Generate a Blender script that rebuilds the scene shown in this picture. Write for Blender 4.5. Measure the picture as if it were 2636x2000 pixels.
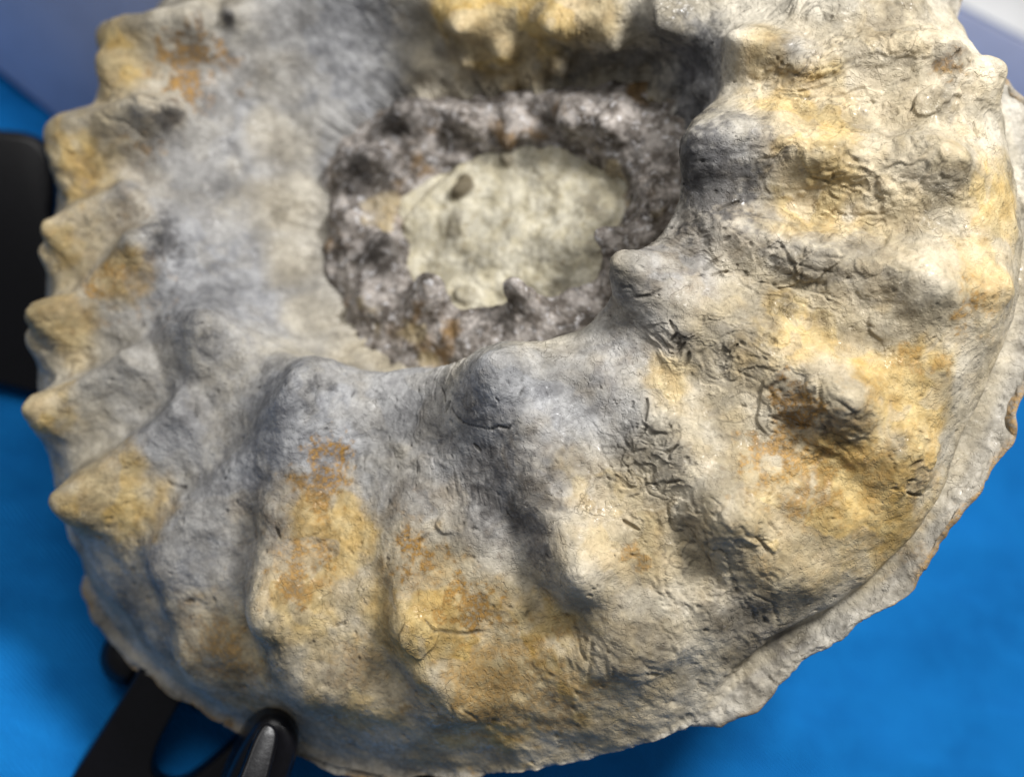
import bpy, math
import numpy as np
from mathutils import Vector, Matrix

scene = bpy.context.scene
for o in list(bpy.data.objects):
    bpy.data.objects.remove(o)

# ---------------------------------------------------------------- camera
cam_data = bpy.data.cameras.new('camera')
cam_data.sensor_fit = 'HORIZONTAL'
cam_data.angle = 0.662488
cam_data.clip_start = 0.01
cam_data.clip_end = 20.0
cam_data.dof.use_dof = True
cam_data.dof.focus_distance = 0.373
cam_data.dof.aperture_fstop = 5.6
cam = bpy.data.objects.new('camera', cam_data)
scene.collection.objects.link(cam)
cam.matrix_world = Matrix([[0.968406, -0.141279, -0.205497, -0.106665], [0.0, 0.824042, -0.566529, -0.302386], [0.249377, 0.54863, 0.798007, 0.445694], [0.0, 0.0, 0.0, 1.0]])
scene.camera = cam

# ---------------------------------------------------------------- room light
world = bpy.data.worlds.new('World')
scene.world = world
world.use_nodes = True
bg = world.node_tree.nodes['Background']
bg.inputs['Color'].default_value = (0.95, 0.97, 1.0, 1)
bg.inputs['Strength'].default_value = 0.30

def area_lamp(name, loc, target, size, watts, colour):
    d = bpy.data.lights.new(name, 'AREA')
    d.shape = 'DISK'
    d.size = size
    d.energy = watts
    d.color = colour
    o = bpy.data.objects.new(name, d)
    o.location = loc
    o.rotation_euler = (Vector(target) - Vector(loc)).to_track_quat('-Z', 'Y').to_euler()
    scene.collection.objects.link(o)
    return o

spot = bpy.data.lights.new('ceiling_spot', 'SPOT')
spot.energy = 26.0
spot.color = (1.0, 0.99, 0.98)
spot.shadow_soft_size = 0.06
spot.spot_size = math.radians(75)
spot.spot_blend = 1.0
so = bpy.data.objects.new('ceiling_spot', spot)
so.location = [0.13457, -0.05315, 0.65393]
so.rotation_euler = (Vector([0.04345, -0.03416, 0.1635]) - Vector([0.13457, -0.05315, 0.65393])).to_track_quat('-Z', 'Y').to_euler()
scene.collection.objects.link(so)
area_lamp('ceiling_panel', [-0.31552, 0.05812, 0.80617], [-0.02488, -0.07691, 0.12809], 0.55, 4.2, (1.0, 0.98, 0.95))

scene.view_settings.view_transform = 'Standard'
scene.view_settings.look = 'None'
scene.view_settings.exposure = -0.55
scene.view_settings.gamma = 1.0
scene.view_settings.use_curve_mapping = False

# ---------------------------------------------------------------- numeric helpers
def fade(t):
    return t * t * t * (t * (t * 6 - 15) + 10)

def hash3(ix, iy, iz, seed):
    h = (ix.astype(np.uint32) * np.uint32(374761393) + iy.astype(np.uint32) * np.uint32(668265263)
         + iz.astype(np.uint32) * np.uint32(2147483647) + np.uint32(seed * 974711 % 4294967291))
    h = (h ^ (h >> np.uint32(13))) * np.uint32(1274126177)
    h = h ^ (h >> np.uint32(16))
    return (h & np.uint32(0xFFFF)).astype(np.float32) / 32767.5 - 1.0

def vnoise(p, freq, seed=0):
    """smooth value noise in -1..1 at points p (N,3), freq in cycles per metre"""
    q = (p * freq + 500.0).astype(np.float32)
    i = np.floor(q).astype(np.int64)
    f = fade(q - i.astype(np.float32))
    x, y, z = i[:, 0], i[:, 1], i[:, 2]
    fx, fy, fz = f[:, 0], f[:, 1], f[:, 2]
    def c(a, b, d):
        return hash3(x + a, y + b, z + d, seed)
    x00 = c(0, 0, 0) * (1 - fx) + c(1, 0, 0) * fx
    x10 = c(0, 1, 0) * (1 - fx) + c(1, 1, 0) * fx
    x01 = c(0, 0, 1) * (1 - fx) + c(1, 0, 1) * fx
    x11 = c(0, 1, 1) * (1 - fx) + c(1, 1, 1) * fx
    y0 = x00 * (1 - fy) + x10 * fy
    y1 = x01 * (1 - fy) + x11 * fy
    return y0 * (1 - fz) + y1 * fz

def fbm(p, freq, octaves, seed=0, gain=0.5):
    out = np.zeros(len(p), np.float32)
    a, tot = 1.0, 0.0
    for k in range(octaves):
        out += a * vnoise(p, freq * 2.03 ** k, seed + 17 * k)
        tot += a
        a *= gain
    return out / tot

def sstep(a, b, x):
    t = np.clip((x - a) / (b - a), 0, 1)
    return t * t * (3 - 2 * t)

def loop_xyz(tab, theta):
    """tab rows (theta, r, z): periodic smooth curve sampled at theta"""
    tab = np.array(tab, float)
    th = np.concatenate([tab[:, 0] - 2 * np.pi, tab[:, 0], tab[:, 0] + 2 * np.pi])
    fine = np.linspace(-np.pi, np.pi, 1441)[:-1]
    out = []
    k = np.exp(-0.5 * (np.arange(-40, 41) / 11.0) ** 2)
    k /= k.sum()
    for c in (1, 2):
        v = np.interp(fine, th, np.tile(tab[:, c], 3))
        v = np.convolve(np.concatenate([v[-40:], v, v[:40]]), k, 'valid')
        out.append(np.interp(theta, np.append(fine, np.pi), np.append(v, v[0])))
    r, z = out
    return np.stack([r * np.cos(theta), r * np.sin(theta), z], -1)

def spline_rows(ctrl, t):
    """ctrl (K,N,3) control rows, t sample positions 0..K-1 -> (T,N,3), Catmull-Rom"""
    K = len(ctrl)
    i = np.clip(np.floor(t).astype(int), 0, K - 2)
    u = (t - i)[:, None, None]
    p1, p2 = ctrl[i], ctrl[i + 1]
    p0 = np.where((i > 0)[:, None, None], ctrl[np.maximum(i - 1, 0)], 2 * p1 - p2)
    p3 = np.where((i < K - 2)[:, None, None], ctrl[np.minimum(i + 2, K - 1)], 2 * p2 - p1)
    m1, m2 = 0.42 * (p2 - p0), 0.42 * (p3 - p1)
    return ((2 * u**3 - 3 * u**2 + 1) * p1 + (u**3 - 2 * u**2 + u) * m1
            + (-2 * u**3 + 3 * u**2) * p2 + (u**3 - u**2) * m2)

def grid_normals(P, wrap=True):
    """P (T,N,3) rows outward, columns around"""
    du = np.gradient(P, axis=0)
    if wrap:
        dv = (np.roll(P, -1, 1) - np.roll(P, 1, 1))
    else:
        dv = np.gradient(P, axis=1)
    n = np.cross(du, dv)
    n /= np.linalg.norm(n, axis=-1, keepdims=True) + 1e-12
    return n

def seg_dist(p, a, b):
    ab = b - a
    t = np.clip(((p - a) @ ab) / (ab @ ab + 1e-12), 0, 1)
    d = p - (a + t[:, None] * ab)
    return np.sqrt((d * d).sum(1)), t

def line_field(P, pts, reach):
    """distance to a polyline and arc parameter 0..1, only near it; returns (index, d, s)"""
    pts = np.asarray(pts, float)
    lo, hi = pts.min(0) - reach, pts.max(0) + reach
    idx = np.nonzero(((P > lo) & (P < hi)).all(1))[0]
    if len(idx) == 0:
        return idx, np.zeros(0), np.zeros(0)
    q = P[idx]
    L = np.linalg.norm(np.diff(pts, axis=0), axis=1)
    tot, acc = L.sum() + 1e-12, 0.0
    best = np.full(len(idx), 9.0)
    s = np.zeros(len(idx))
    for k in range(len(pts) - 1):
        d, t = seg_dist(q, pts[k], pts[k + 1])
        m = d < best
        best[m] = d[m]
        s[m] = (acc + t[m] * L[k]) / tot
        acc += L[k]
    keep = best < reach
    return idx[keep], best[keep], s[keep]

# ---------------------------------------------------------------- shell surfaces
def outer_base(theta, t_list):
    shoulder = loop_xyz(LOOPS['shoulder'], theta)
    seam = loop_xyz(LOOPS['seam'], theta)
    ventro = loop_xyz(LOOPS['ventro'], theta)
    groove = loop_xyz(LOOPS['groove'], theta)
    keel = loop_xyz(LOOPS['keel'], theta)
    up = np.array([0, 0, 1.0])
    under = seam * [0.86, 0.86, 1] + up * -0.006
    wall = 0.5 * seam + 0.5 * shoulder + up * -0.003
    f1 = 0.67 * shoulder + 0.33 * ventro + up * 0.0045
    f2 = 0.33 * shoulder + 0.67 * ventro + up * 0.0048
    rad = np.stack([np.cos(theta), np.sin(theta), 0 * theta], -1)
    v1 = 0.55 * ventro + 0.45 * groove + rad * 0.0035 + up * 0.0035
    kb = keel * [0.975, 0.975, 1] + up * -0.0035
    b1 = keel * [0.95, 0.95, 1] + up * -0.020
    b2 = keel * [0.80, 0.80, 1] + up * -0.040
    b3 = keel * [0.45, 0.45, 1] + up * -0.036
    b4 = keel * [0.02, 0.02, 1] + up * -0.020
    ctrl = np.stack([under, seam, wall, shoulder, f1, f2, ventro, v1, groove, keel, kb, b1, b2, b3, b4])
    return spline_rows(ctrl, np.asarray(t_list))

def inner_base(theta, t_list):
    seam = loop_xyz(LOOPS['seam'], theta)
    crest = loop_xyz(LOOPS['crest'], theta)
    edge = loop_xyz(LOOPS['matrix'], theta)
    up = np.array([0, 0, 1.0])
    o1 = seam * [1.10, 1.10, 1] + up * -0.004
    o2 = 0.55 * seam + 0.45 * crest + up * 0.0015
    c2 = edge + up * 0.001
    c3 = edge * [0.82, 0.82, 1] + up * -0.006
    ctrl = np.stack([c3, c2, crest, o2, o1])
    return spline_rows(ctrl, np.asarray(t_list))

def matrix_base(theta, t_list):
    edge = loop_xyz(LOOPS['matrix'], theta)
    rows = []
    for t in t_list:
        rows.append(edge * [t, t, 1.0])
    return np.array(rows)

def apply_bumps(P, N, bumps):
    """P,N (M,3).  bump = (cx,cy,cz, ax,ay,az, radius, height, core)"""
    D = np.zeros_like(P)
    for b in bumps:
        c, a = np.array(b[0:3]), np.array(b[3:6])
        R, H, e = b[6], b[7], b[8]
        reach = 3.0 * R
        idx = np.nonzero((np.abs(P - c) < reach).all(1))[0]
        d = np.linalg.norm(P[idx] - c, axis=1) / R
        f = np.exp(-(np.sqrt(d * d + e * e) - e) * 2.3) * sstep(3.0, 2.0, d)
        D[idx] += (H * f)[:, None] * a
    return D

def apply_ridges(P, N, ridges):
    """ridge = (width, height, taper, [points])"""
    h = np.zeros(len(P))
    for w, H, tp, pts in ridges:
        idx, d, s = line_field(P, pts, 2.6 * w)
        env = 1.0 if tp <= 0 else sstep(0, tp, s) * sstep(1, 1 - tp, s)
        h[idx] += H * env * np.exp(-(d / w) ** 2)
    return N * h[:, None]


# ---------------------------------------------------------------- measured shape of the shell (metres, shell axes)
LOOPS = {
    'shoulder': [
        (-2.8478, 0.08470, -0.0000),
        (-2.4485, 0.06383, -0.0000),
        (-2.0886, 0.04720, 0.0000),
        (-1.5243, 0.04513, -0.0000),
        (-1.0215, 0.04393, 0.0000),
        (-0.5835, 0.04549, -0.0000),
        (-0.2202, 0.05054, -0.0000),
        (0.1008, 0.05867, -0.0000),
        (0.4899, 0.07711, 0.0000),
        (0.8152, 0.07273, -0.0000),
        (1.1440, 0.06114, 0.0000),
        (1.7480, 0.06426, -0.0000),
        (2.1606, 0.09349, -0.0000),
        (2.4153, 0.10544, 0.0000),
        (2.7251, 0.10460, 0.0000),
        (3.0812, 0.09726, 0.0000),
    ],
    'seam': [
        (-2.9205, 0.05611, -0.0230),
        (-2.6711, 0.05360, -0.0230),
        (-2.2849, 0.04529, -0.0230),
        (-1.6508, 0.04196, -0.0230),
        (-0.8975, 0.03957, -0.0230),
        (-0.3494, 0.04461, -0.0230),
        (0.1614, 0.05102, -0.0230),
        (0.4830, 0.05903, -0.0230),
        (0.7791, 0.06110, -0.0230),
        (1.0165, 0.05716, -0.0230),
        (1.4674, 0.04897, -0.0230),
        (1.9976, 0.05388, -0.0230),
        (2.2839, 0.06356, -0.0230),
        (2.4632, 0.06978, -0.0230),
        (2.6215, 0.07197, -0.0230),
        (2.8597, 0.06274, -0.0230),
        (3.0978, 0.05903, -0.0230),
    ],
    'ventro': [
        (-3.0107, 0.14213, -0.0060),
        (-2.8252, 0.14321, -0.0060),
        (-2.6193, 0.14187, -0.0060),
        (-2.3707, 0.13011, -0.0060),
        (-2.0832, 0.12277, -0.0060),
        (-1.7706, 0.11286, -0.0060),
        (-1.3314, 0.10222, -0.0060),
        (-0.9509, 0.10704, -0.0060),
        (-0.5592, 0.10847, -0.0060),
        (-0.2737, 0.11913, -0.0060),
        (0.0128, 0.12052, -0.0060),
        (0.2460, 0.12291, -0.0060),
        (0.4705, 0.12266, -0.0060),
        (0.8251, 0.12261, -0.0060),
        (1.3155, 0.12443, -0.0060),
        (1.7714, 0.13069, -0.0060),
        (2.1898, 0.13680, -0.0060),
        (2.4390, 0.14024, -0.0060),
        (2.6583, 0.13895, -0.0060),
        (2.8766, 0.14034, -0.0060),
        (3.0859, 0.14038, -0.0060),
    ],
    'groove': [
        (-3.0107, 0.14913, -0.0300),
        (-2.8252, 0.15021, -0.0300),
        (-2.5605, 0.16332, -0.0320),
        (-2.3686, 0.16186, -0.0320),
        (-2.1623, 0.15539, -0.0320),
        (-1.9199, 0.14912, -0.0320),
        (-1.6947, 0.14450, -0.0320),
        (-1.5140, 0.14138, -0.0320),
        (-1.3599, 0.14031, -0.0320),
        (-1.1935, 0.13678, -0.0320),
        (-1.0268, 0.13303, -0.0320),
        (-0.9322, 0.13562, -0.0320),
        (-0.7914, 0.13735, -0.0320),
        (-0.6345, 0.13689, -0.0320),
        (-0.4621, 0.13631, -0.0320),
        (-0.3080, 0.13799, -0.0320),
        (-0.1153, 0.13861, -0.0320),
        (0.1334, 0.13777, -0.0320),
        (0.2930, 0.13699, -0.0320),
        (0.4024, 0.13577, -0.0320),
        (0.4831, 0.13488, -0.0320),
        (0.6278, 0.13665, -0.0320),
        (1.3155, 0.13143, -0.0300),
        (1.7714, 0.13769, -0.0300),
        (2.1898, 0.14380, -0.0300),
        (2.4390, 0.14724, -0.0300),
        (2.6583, 0.14595, -0.0300),
        (2.8766, 0.14734, -0.0300),
        (3.0859, 0.14738, -0.0300),
    ],
    'keel': [
        (-3.0107, 0.15213, -0.0420),
        (-2.8252, 0.15321, -0.0420),
        (-2.5736, 0.16544, -0.0340),
        (-2.3801, 0.16386, -0.0340),
        (-2.1721, 0.15706, -0.0340),
        (-1.9267, 0.15077, -0.0340),
        (-1.6980, 0.14611, -0.0340),
        (-1.3847, 0.14252, -0.0340),
        (-1.1907, 0.14101, -0.0340),
        (-1.0322, 0.14002, -0.0340),
        (-0.9037, 0.14315, -0.0340),
        (-0.7228, 0.14260, -0.0340),
        (-0.5725, 0.14481, -0.0340),
        (-0.4065, 0.14542, -0.0340),
        (-0.1446, 0.14736, -0.0340),
        (0.0973, 0.14511, -0.0340),
        (0.2757, 0.14120, -0.0340),
        (0.3905, 0.13901, -0.0340),
        (0.4747, 0.13817, -0.0340),
        (0.6296, 0.14002, -0.0340),
        (1.3155, 0.13443, -0.0420),
        (1.7714, 0.14069, -0.0420),
        (2.1898, 0.14680, -0.0420),
        (2.4390, 0.15024, -0.0420),
        (2.6583, 0.14895, -0.0420),
        (2.8766, 0.15034, -0.0420),
        (3.0859, 0.15038, -0.0420),
    ],
    'crest': [
        (-2.7021, 0.02869, -0.0235),
        (-1.6165, 0.01755, -0.0235),
        (-0.7783, 0.02359, -0.0235),
        (-0.1865, 0.03080, -0.0235),
        (0.2974, 0.03896, -0.0235),
        (0.7559, 0.04253, -0.0235),
        (1.2088, 0.04138, -0.0235),
        (1.6940, 0.04110, -0.0235),
        (2.1648, 0.05051, -0.0235),
        (2.4598, 0.05533, -0.0235),
        (2.7537, 0.04999, -0.0235),
        (3.1269, 0.03918, -0.0235),
    ],
    'matrix': [
        (-3.0244, 0.03532, -0.0300),
        (-2.5430, 0.02736, -0.0300),
        (-1.6448, 0.01964, -0.0300),
        (-0.8908, 0.02175, -0.0300),
        (-0.2114, 0.02799, -0.0300),
        (0.4052, 0.03386, -0.0300),
        (0.8634, 0.03673, -0.0300),
        (1.3623, 0.03459, -0.0300),
        (1.9656, 0.03743, -0.0300),
        (2.3782, 0.04223, -0.0300),
        (2.6465, 0.04294, -0.0300),
        (2.9223, 0.03998, -0.0300),
    ],
}
OUTER_TUBERCLES = [
    [-0.07984, 0.07189, 0.00138, 0.25194, -0.31674, 0.91444, 0.00897, 0.01035, 0.2],
    [-0.09928, 0.04234, 0.0016, 0.41689, -0.14859, 0.89673, 0.00824, 0.01098, 0.15],
    [-0.1003, 0.00368, 0.00149, 0.41527, 0.04979, 0.90833, 0.00806, 0.01074, 0.15],
    [-0.08341, -0.02856, 0.0016, 0.30338, 0.19169, 0.93339, 0.01236, 0.01431, 0.7],
    [-0.04998, -0.04793, 0.00195, 0.25416, 0.32402, 0.91127, 0.01379, 0.01442, 0.7],
    [0.00679, -0.05376, 0.00214, -0.06991, 0.49664, 0.86513, 0.01617, 0.01676, 0.9],
    [0.04695, -0.02777, 0.00202, -0.45618, 0.29359, 0.84006, 0.01041, 0.01597, 0.8],
    [0.06584, 0.00692, 0.00187, -0.46607, 0.00697, 0.88472, 0.01314, 0.01553, 0.8],
    [0.07309, 0.03772, 0.00202, -0.36624, -0.15544, 0.91745, 0.00849, 0.01091, 0.4],
    [-0.00858, 0.06266, -0.00096, -0.06737, -0.81507, 0.57543, 0.00789, 0.00855, 0.3],
    [0.01907, 0.05765, -0.00096, -0.31038, -0.79612, 0.51948, 0.009, 0.00579, 0.3],
    [0.05127, 0.05575, 0.00149, -0.21782, -0.33858, 0.91538, 0.00999, 0.00749, 0.3],
    [-0.11267, 0.05667, 0.00131, -0.4485, 0.22386, 0.8653, 0.00922, 0.01328, 1.0],
    [-0.125, 0.03001, 0.00032, -0.56819, 0.12408, 0.81349, 0.00917, 0.01223, 1.0],
    [-0.12962, 0.00272, -0.00053, -0.58467, 0.00619, 0.81125, 0.00879, 0.01127, 1.0],
    [-0.13217, -0.02164, -0.00223, -0.5717, -0.09284, 0.81519, 0.00926, 0.01116, 1.0],
    [-0.12793, -0.04606, -0.00315, -0.54878, -0.21763, 0.80714, 0.00911, 0.01153, 0.9],
    [-0.11444, -0.07013, -0.00381, -0.42216, -0.35241, 0.83522, 0.01048, 0.01284, 1.0],
    [-0.08993, -0.089, -0.0047, -0.33356, -0.4421, 0.83264, 0.01212, 0.00957, 0.9],
    [-0.05743, -0.10446, -0.00492, -0.20195, -0.50542, 0.83891, 0.01296, 0.01049, 0.9],
    [-0.02127, -0.1084, -0.00514, -0.02041, -0.50059, 0.86544, 0.01259, 0.00983, 0.9],
    [0.02476, -0.09643, -0.0047, 0.13516, -0.50172, 0.85441, 0.01108, 0.01108, 0.7],
    [0.06171, -0.084, -0.00492, 0.24263, -0.36806, 0.89759, 0.01086, 0.01029, 0.7],
    [0.09102, -0.0571, -0.00535, 0.34202, -0.29263, 0.89297, 0.01197, 0.01049, 0.6],
    [0.11181, -0.03185, -0.00514, 0.40025, -0.18133, 0.89829, 0.01142, 0.01027, 0.6],
    [0.11788, -0.00123, -0.00492, 0.58073, -0.02596, 0.81368, 0.01044, 0.00812, 0.6],
    [0.11816, 0.02706, -0.00535, 0.6087, 0.11693, 0.78474, 0.00948, 0.00888, 0.5],
    [0.12743, 0.0257, -0.01094, 0.89176, 0.16699, 0.42056, 0.00715, 0.00715, 0.6],
    [-0.08916, -0.11746, -0.01828, -0.44204, -0.76794, 0.46354, 0.01161, 0.00452, 0.6],
    [-0.04622, -0.12042, -0.01018, -0.16452, -0.6494, 0.74243, 0.01226, 0.0049, 0.6],
    [0.02954, -0.11762, -0.01319, 0.18833, -0.60433, 0.77415, 0.01052, 0.00292, 0.6],
    [0.12744, -0.02919, -0.01349, 0.84753, -0.22673, 0.47988, 0.00923, 0.00461, 0.6],
    [-0.07725, -0.11115, -0.00993, -0.32611, -0.58371, 0.74359, 0.00757, 0.00252, 0.6],
    [-0.01159, 0.05746, -0.01526, -0.17265, -0.85334, 0.49194, 0.0061, 0.00542, 0.4],
    [0.00122, 0.05821, -0.00982, -0.11005, -0.9592, 0.26041, 0.00598, 0.00598, 0.4],
    [0.01543, 0.05415, -0.01611, -0.13219, -0.91268, 0.38671, 0.00598, 0.00505, 0.4],
    [0.03549, 0.05342, -0.00521, -0.15084, -0.9689, 0.19617, 0.0064, 0.0064, 0.4],
    [0.05262, 0.05046, -0.00037, -0.4323, -0.61849, 0.65619, 0.00624, 0.00624, 0.4],
    [0.05916, 0.03583, -0.01218, -0.77975, -0.46866, 0.41514, 0.00569, 0.00442, 0.4],
    [-0.02622, 0.05728, -0.01805, -0.05592, -0.5611, 0.82586, 0.00619, 0.00481, 0.4],
]
INNER_TUBERCLES = [
    [0.00325, -0.02125, -0.0226, 0.00195, 0.41725, 0.90879, 0.00714, 0.01428, 0.4],
    [-0.02671, -0.0145, -0.02273, 0.31888, 0.2739, 0.90736, 0.00692, 0.01264, 0.35],
    [-0.04054, 0.00021, -0.02287, 0.40191, 0.18699, 0.89639, 0.00705, 0.0122, 0.3],
    [-0.04495, 0.02919, -0.02343, 0.41012, -0.13873, 0.90142, 0.00831, 0.01385, 0.35],
    [-0.03362, 0.0443, -0.02163, 0.08202, -0.17046, 0.98194, 0.00967, 0.01175, 0.4],
    [-0.01402, 0.04238, -0.02373, -0.0521, -0.55203, 0.83219, 0.00684, 0.00753, 0.3],
    [-0.00239, 0.03792, -0.02664, -0.00154, -0.84335, 0.53736, 0.00613, 0.00886, 0.3],
    [0.02006, 0.03838, -0.02273, -0.24969, -0.54305, 0.80172, 0.00799, 0.01132, 0.4],
    [0.03106, 0.03342, -0.02234, -0.32711, -0.38081, 0.86486, 0.00593, 0.00856, 0.3],
    [0.04229, 0.01039, -0.0217, -0.31471, -0.02342, 0.9489, 0.00836, 0.01093, 0.4],
    [0.03273, -0.00607, -0.02247, -0.43967, 0.20876, 0.87356, 0.0077, 0.01219, 0.3],
    [-0.05105, 0.01197, -0.02163, 0.05134, 0.0109, 0.99862, 0.00754, 0.00617, 0.4],
    [-0.05081, 0.0315, -0.0217, 0.10273, -0.04016, 0.9939, 0.00763, 0.00624, 0.4],
    [-0.0434, -0.01261, -0.02174, -0.11531, -0.08255, 0.98989, 0.00739, 0.00538, 0.4],
    [-0.01319, -0.02369, -0.02211, 0.03215, 0.17472, 0.98409, 0.00655, 0.00524, 0.4],
]
RIBS = [
    [0.00718, 0.01133, 0.17, [[-0.08342, 0.07125, 0.00187], [-0.10359, 0.06883, 0.00179], [-0.12314, 0.0711, -0.00828]]],
    [0.00687, 0.01099, 0.17, [[-0.09793, 0.04299, 0.00125], [-0.11541, 0.03951, 0.00205], [-0.13226, 0.03918, -0.00453]]],
    [0.00679, 0.00897, 0.17, [[-0.10474, 0.02055, 0.00208], [-0.1184, 0.01182, 0.00216], [-0.13003, 0.00681, -0.00072]]],
    [0.00671, 0.01128, 0.17, [[-0.09941, 0.00365, 0.00125], [-0.11085, -0.00814, 0.00251], [-0.12256, -0.01548, 0.00112], [-0.1317, -0.02086, -0.00201]]],
    [0.00681, 0.00995, 0.17, [[-0.09845, -0.03085, 0.00252], [-0.11595, -0.04038, 0.00082], [-0.12881, -0.04562, -0.00339]]],
    [0.00768, 0.00871, 0.17, [[-0.08007, -0.04623, 0.00248], [-0.09867, -0.05766, 0.0014], [-0.11306, -0.06767, -0.00288], [-0.1187, -0.07189, -0.00535]]],
    [0.00754, 0.00377, 0.3, [[-0.0468, -0.04394, 0.00112], [-0.06446, -0.06182, 0.00246], [-0.08023, -0.07694, 2e-05], [-0.09426, -0.09039, -0.00594]]],
    [0.01007, 0.00781, 0.2, [[-0.04928, -0.04344, 0.00112], [-0.0517, -0.06523, 0.00248], [-0.05644, -0.0869, 2e-05], [-0.06118, -0.10857, -0.00669]]],
    [0.00847, 0.00339, 0.3, [[-0.01887, -0.06494, 0.0025], [-0.02141, -0.08522, 0.0014], [-0.0241, -0.10277, -0.00311], [-0.02271, -0.11263, -0.00669]]],
    [0.01027, 0.0058, 0.2, [[0.00128, -0.04887, 0.00138], [0.01414, -0.06484, 0.00252], [0.01954, -0.08331, 0.00033], [0.02463, -0.10026, -0.00612]]],
    [0.00964, 0.00361, 0.2, [[0.01834, -0.04006, -0.00013], [0.0421, -0.05669, 0.00244], [0.05374, -0.07157, 2e-05], [0.06255, -0.08705, -0.00612]]],
    [0.0096, 0.0054, 0.15, [[0.03873, -0.02401, -0.00037], [0.05562, -0.0353, 0.00251], [0.07563, -0.048, 0.00047], [0.09308, -0.05907, -0.0065]]],
    [0.00657, 0.00574, 0.2, [[0.05379, -0.00852, 0.00097], [0.07906, -0.01942, 0.00234], [0.09869, -0.02534, -0.00051], [0.11528, -0.03219, -0.0065]]],
    [0.00789, 0.00839, 0.15, [[0.05614, 0.01922, -0.01859], [0.08086, 0.00679, 0.00253], [0.10336, 0.00108, -0.00015], [0.12167, 0.00127, -0.0065]]],
    [0.0061, 0.00707, 0.2, [[0.06894, 0.03837, 0.00125], [0.08752, 0.02895, 0.00241], [0.10416, 0.03026, -0.00032], [0.12246, 0.03281, -0.00833]]],
    [0.00539, 0.00383, 0.2, [[0.07418, 0.02113, 0.00223], [0.09496, 0.01709, 0.00172], [0.12128, 0.01661, -0.00631]]],
    [0.00547, 0.00365, 0.2, [[0.07696, 0.04827, 0.00251], [0.09979, 0.04381, 2e-05], [0.11883, 0.04705, -0.00922]]],
    [0.00744, 0.0031, 0.3, [[-0.06144, -0.10904, -0.00689], [-0.05725, -0.11842, -0.01018], [-0.04882, -0.12921, -0.01664]]],
    [0.00781, 0.00336, 0.3, [[-0.02293, -0.11371, -0.00709], [-0.01555, -0.12306, -0.01094], [-0.00845, -0.1343, -0.02072]]],
    [0.00771, 0.00321, 0.3, [[-0.0959, -0.09293, -0.00709], [-0.09131, -0.10579, -0.01068], [-0.08527, -0.11736, -0.01614]]],
    [0.007, 0.00233, 0.3, [[0.02581, -0.10274, -0.00709], [0.03823, -0.11361, -0.01259], [0.045, -0.1191, -0.01948]]],
    [0.00686, 0.00229, 0.3, [[0.06585, -0.08964, -0.00769], [0.07498, -0.09878, -0.01482], [0.08111, -0.10233, -0.02394]]],
    [0.00684, 0.00228, 0.3, [[0.09562, -0.06139, -0.0079], [0.10348, -0.06953, -0.01412], [0.10838, -0.07448, -0.02394]]],
    [0.00562, -0.00325, 0.3, [[-0.06442, -0.0708, 0.00193], [-0.06721, -0.08855, -0.00131], [-0.06748, -0.11275, -0.00899], [-0.06172, -0.12433, -0.01445]]],
    [0.00541, -0.00313, 0.3, [[-0.02678, -0.08871, 0.00082], [-0.02946, -0.10551, -0.00403], [-0.02867, -0.11943, -0.00922], [-0.02159, -0.13183, -0.01717]]],
    [0.00533, -0.00284, 0.3, [[0.00382, -0.07287, 0.00234], [0.00708, -0.08993, -0.00032], [0.01463, -0.10677, -0.00709], [0.02508, -0.118, -0.01259]]],
    [0.00519, -0.00207, 0.3, [[0.04201, -0.07642, 0.00033], [0.04929, -0.09192, -0.00555], [0.05788, -0.10399, -0.01202], [0.06635, -0.11087, -0.02458]]],
    [0.00514, -0.00206, 0.3, [[0.07146, -0.06039, -0.0009], [0.08457, -0.07223, -0.00729], [0.09608, -0.08206, -0.01614]]],
    [0.00515, -0.00258, 0.3, [[-0.09915, -0.07774, -0.00287], [-0.1012, -0.09404, -0.00855], [-0.09296, -0.11118, -0.01412]]],
    [0.00551, -0.00345, 0.3, [[-0.09778, 0.05309, 0.00219], [-0.11114, 0.04948, 0.00216], [-0.12487, 0.04718, -0.00201]]],
    [0.00478, -0.00273, 0.3, [[-0.09948, 0.0289, 0.00082], [-0.11226, 0.02386, 0.00253], [-0.12782, 0.01956, -0.00016]]],
    [0.00468, -0.00267, 0.3, [[-0.10046, -0.0021, 0.00187], [-0.11478, -0.00903, 0.0023], [-0.13067, -0.01028, -0.00113]]],
    [0.00462, -0.00264, 0.3, [[-0.09163, -0.01402, 0.00112], [-0.1087, -0.0267, 0.00234], [-0.1293, -0.03464, -0.00223]]],
    [0.00517, -0.00259, 0.3, [[-0.08455, -0.03712, 0.00234], [-0.10282, -0.04838, 0.00179], [-0.12328, -0.06039, -0.00406]]],
    [0.00517, -0.0023, 0.3, [[0.07858, -0.03697, 0.00148], [0.09428, -0.04558, -0.00311], [0.10458, -0.04525, -0.00594]]],
    [0.00531, -0.00283, 0.3, [[0.06778, -0.00569, 0.00234], [0.09095, -0.01197, 0.00164], [0.11282, -0.01606, -0.0038]]],
    [0.00541, -0.00289, 0.3, [[0.07198, 0.02381, 0.00195], [0.09244, 0.01663, 0.00199], [0.1148, 0.01573, -0.00357]]],
    [0.0026, -0.0036, 0.05, [[0.05014, -0.12664, -0.03137], [0.0687, -0.11344, -0.03019], [0.08054, -0.10844, -0.03168], [0.09621, -0.09723, -0.03168], [0.10987, -0.08071, -0.03137], [0.12166, -0.06039, -0.03101], [0.1309, -0.04178, -0.03137], [0.13717, -0.01587, -0.03137], [0.1358, 0.01716, -0.02973], [0.13082, 0.03579, -0.02583], [0.12505, 0.05257, -0.03137], [0.11984, 0.06265, -0.03168]]],
]
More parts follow.
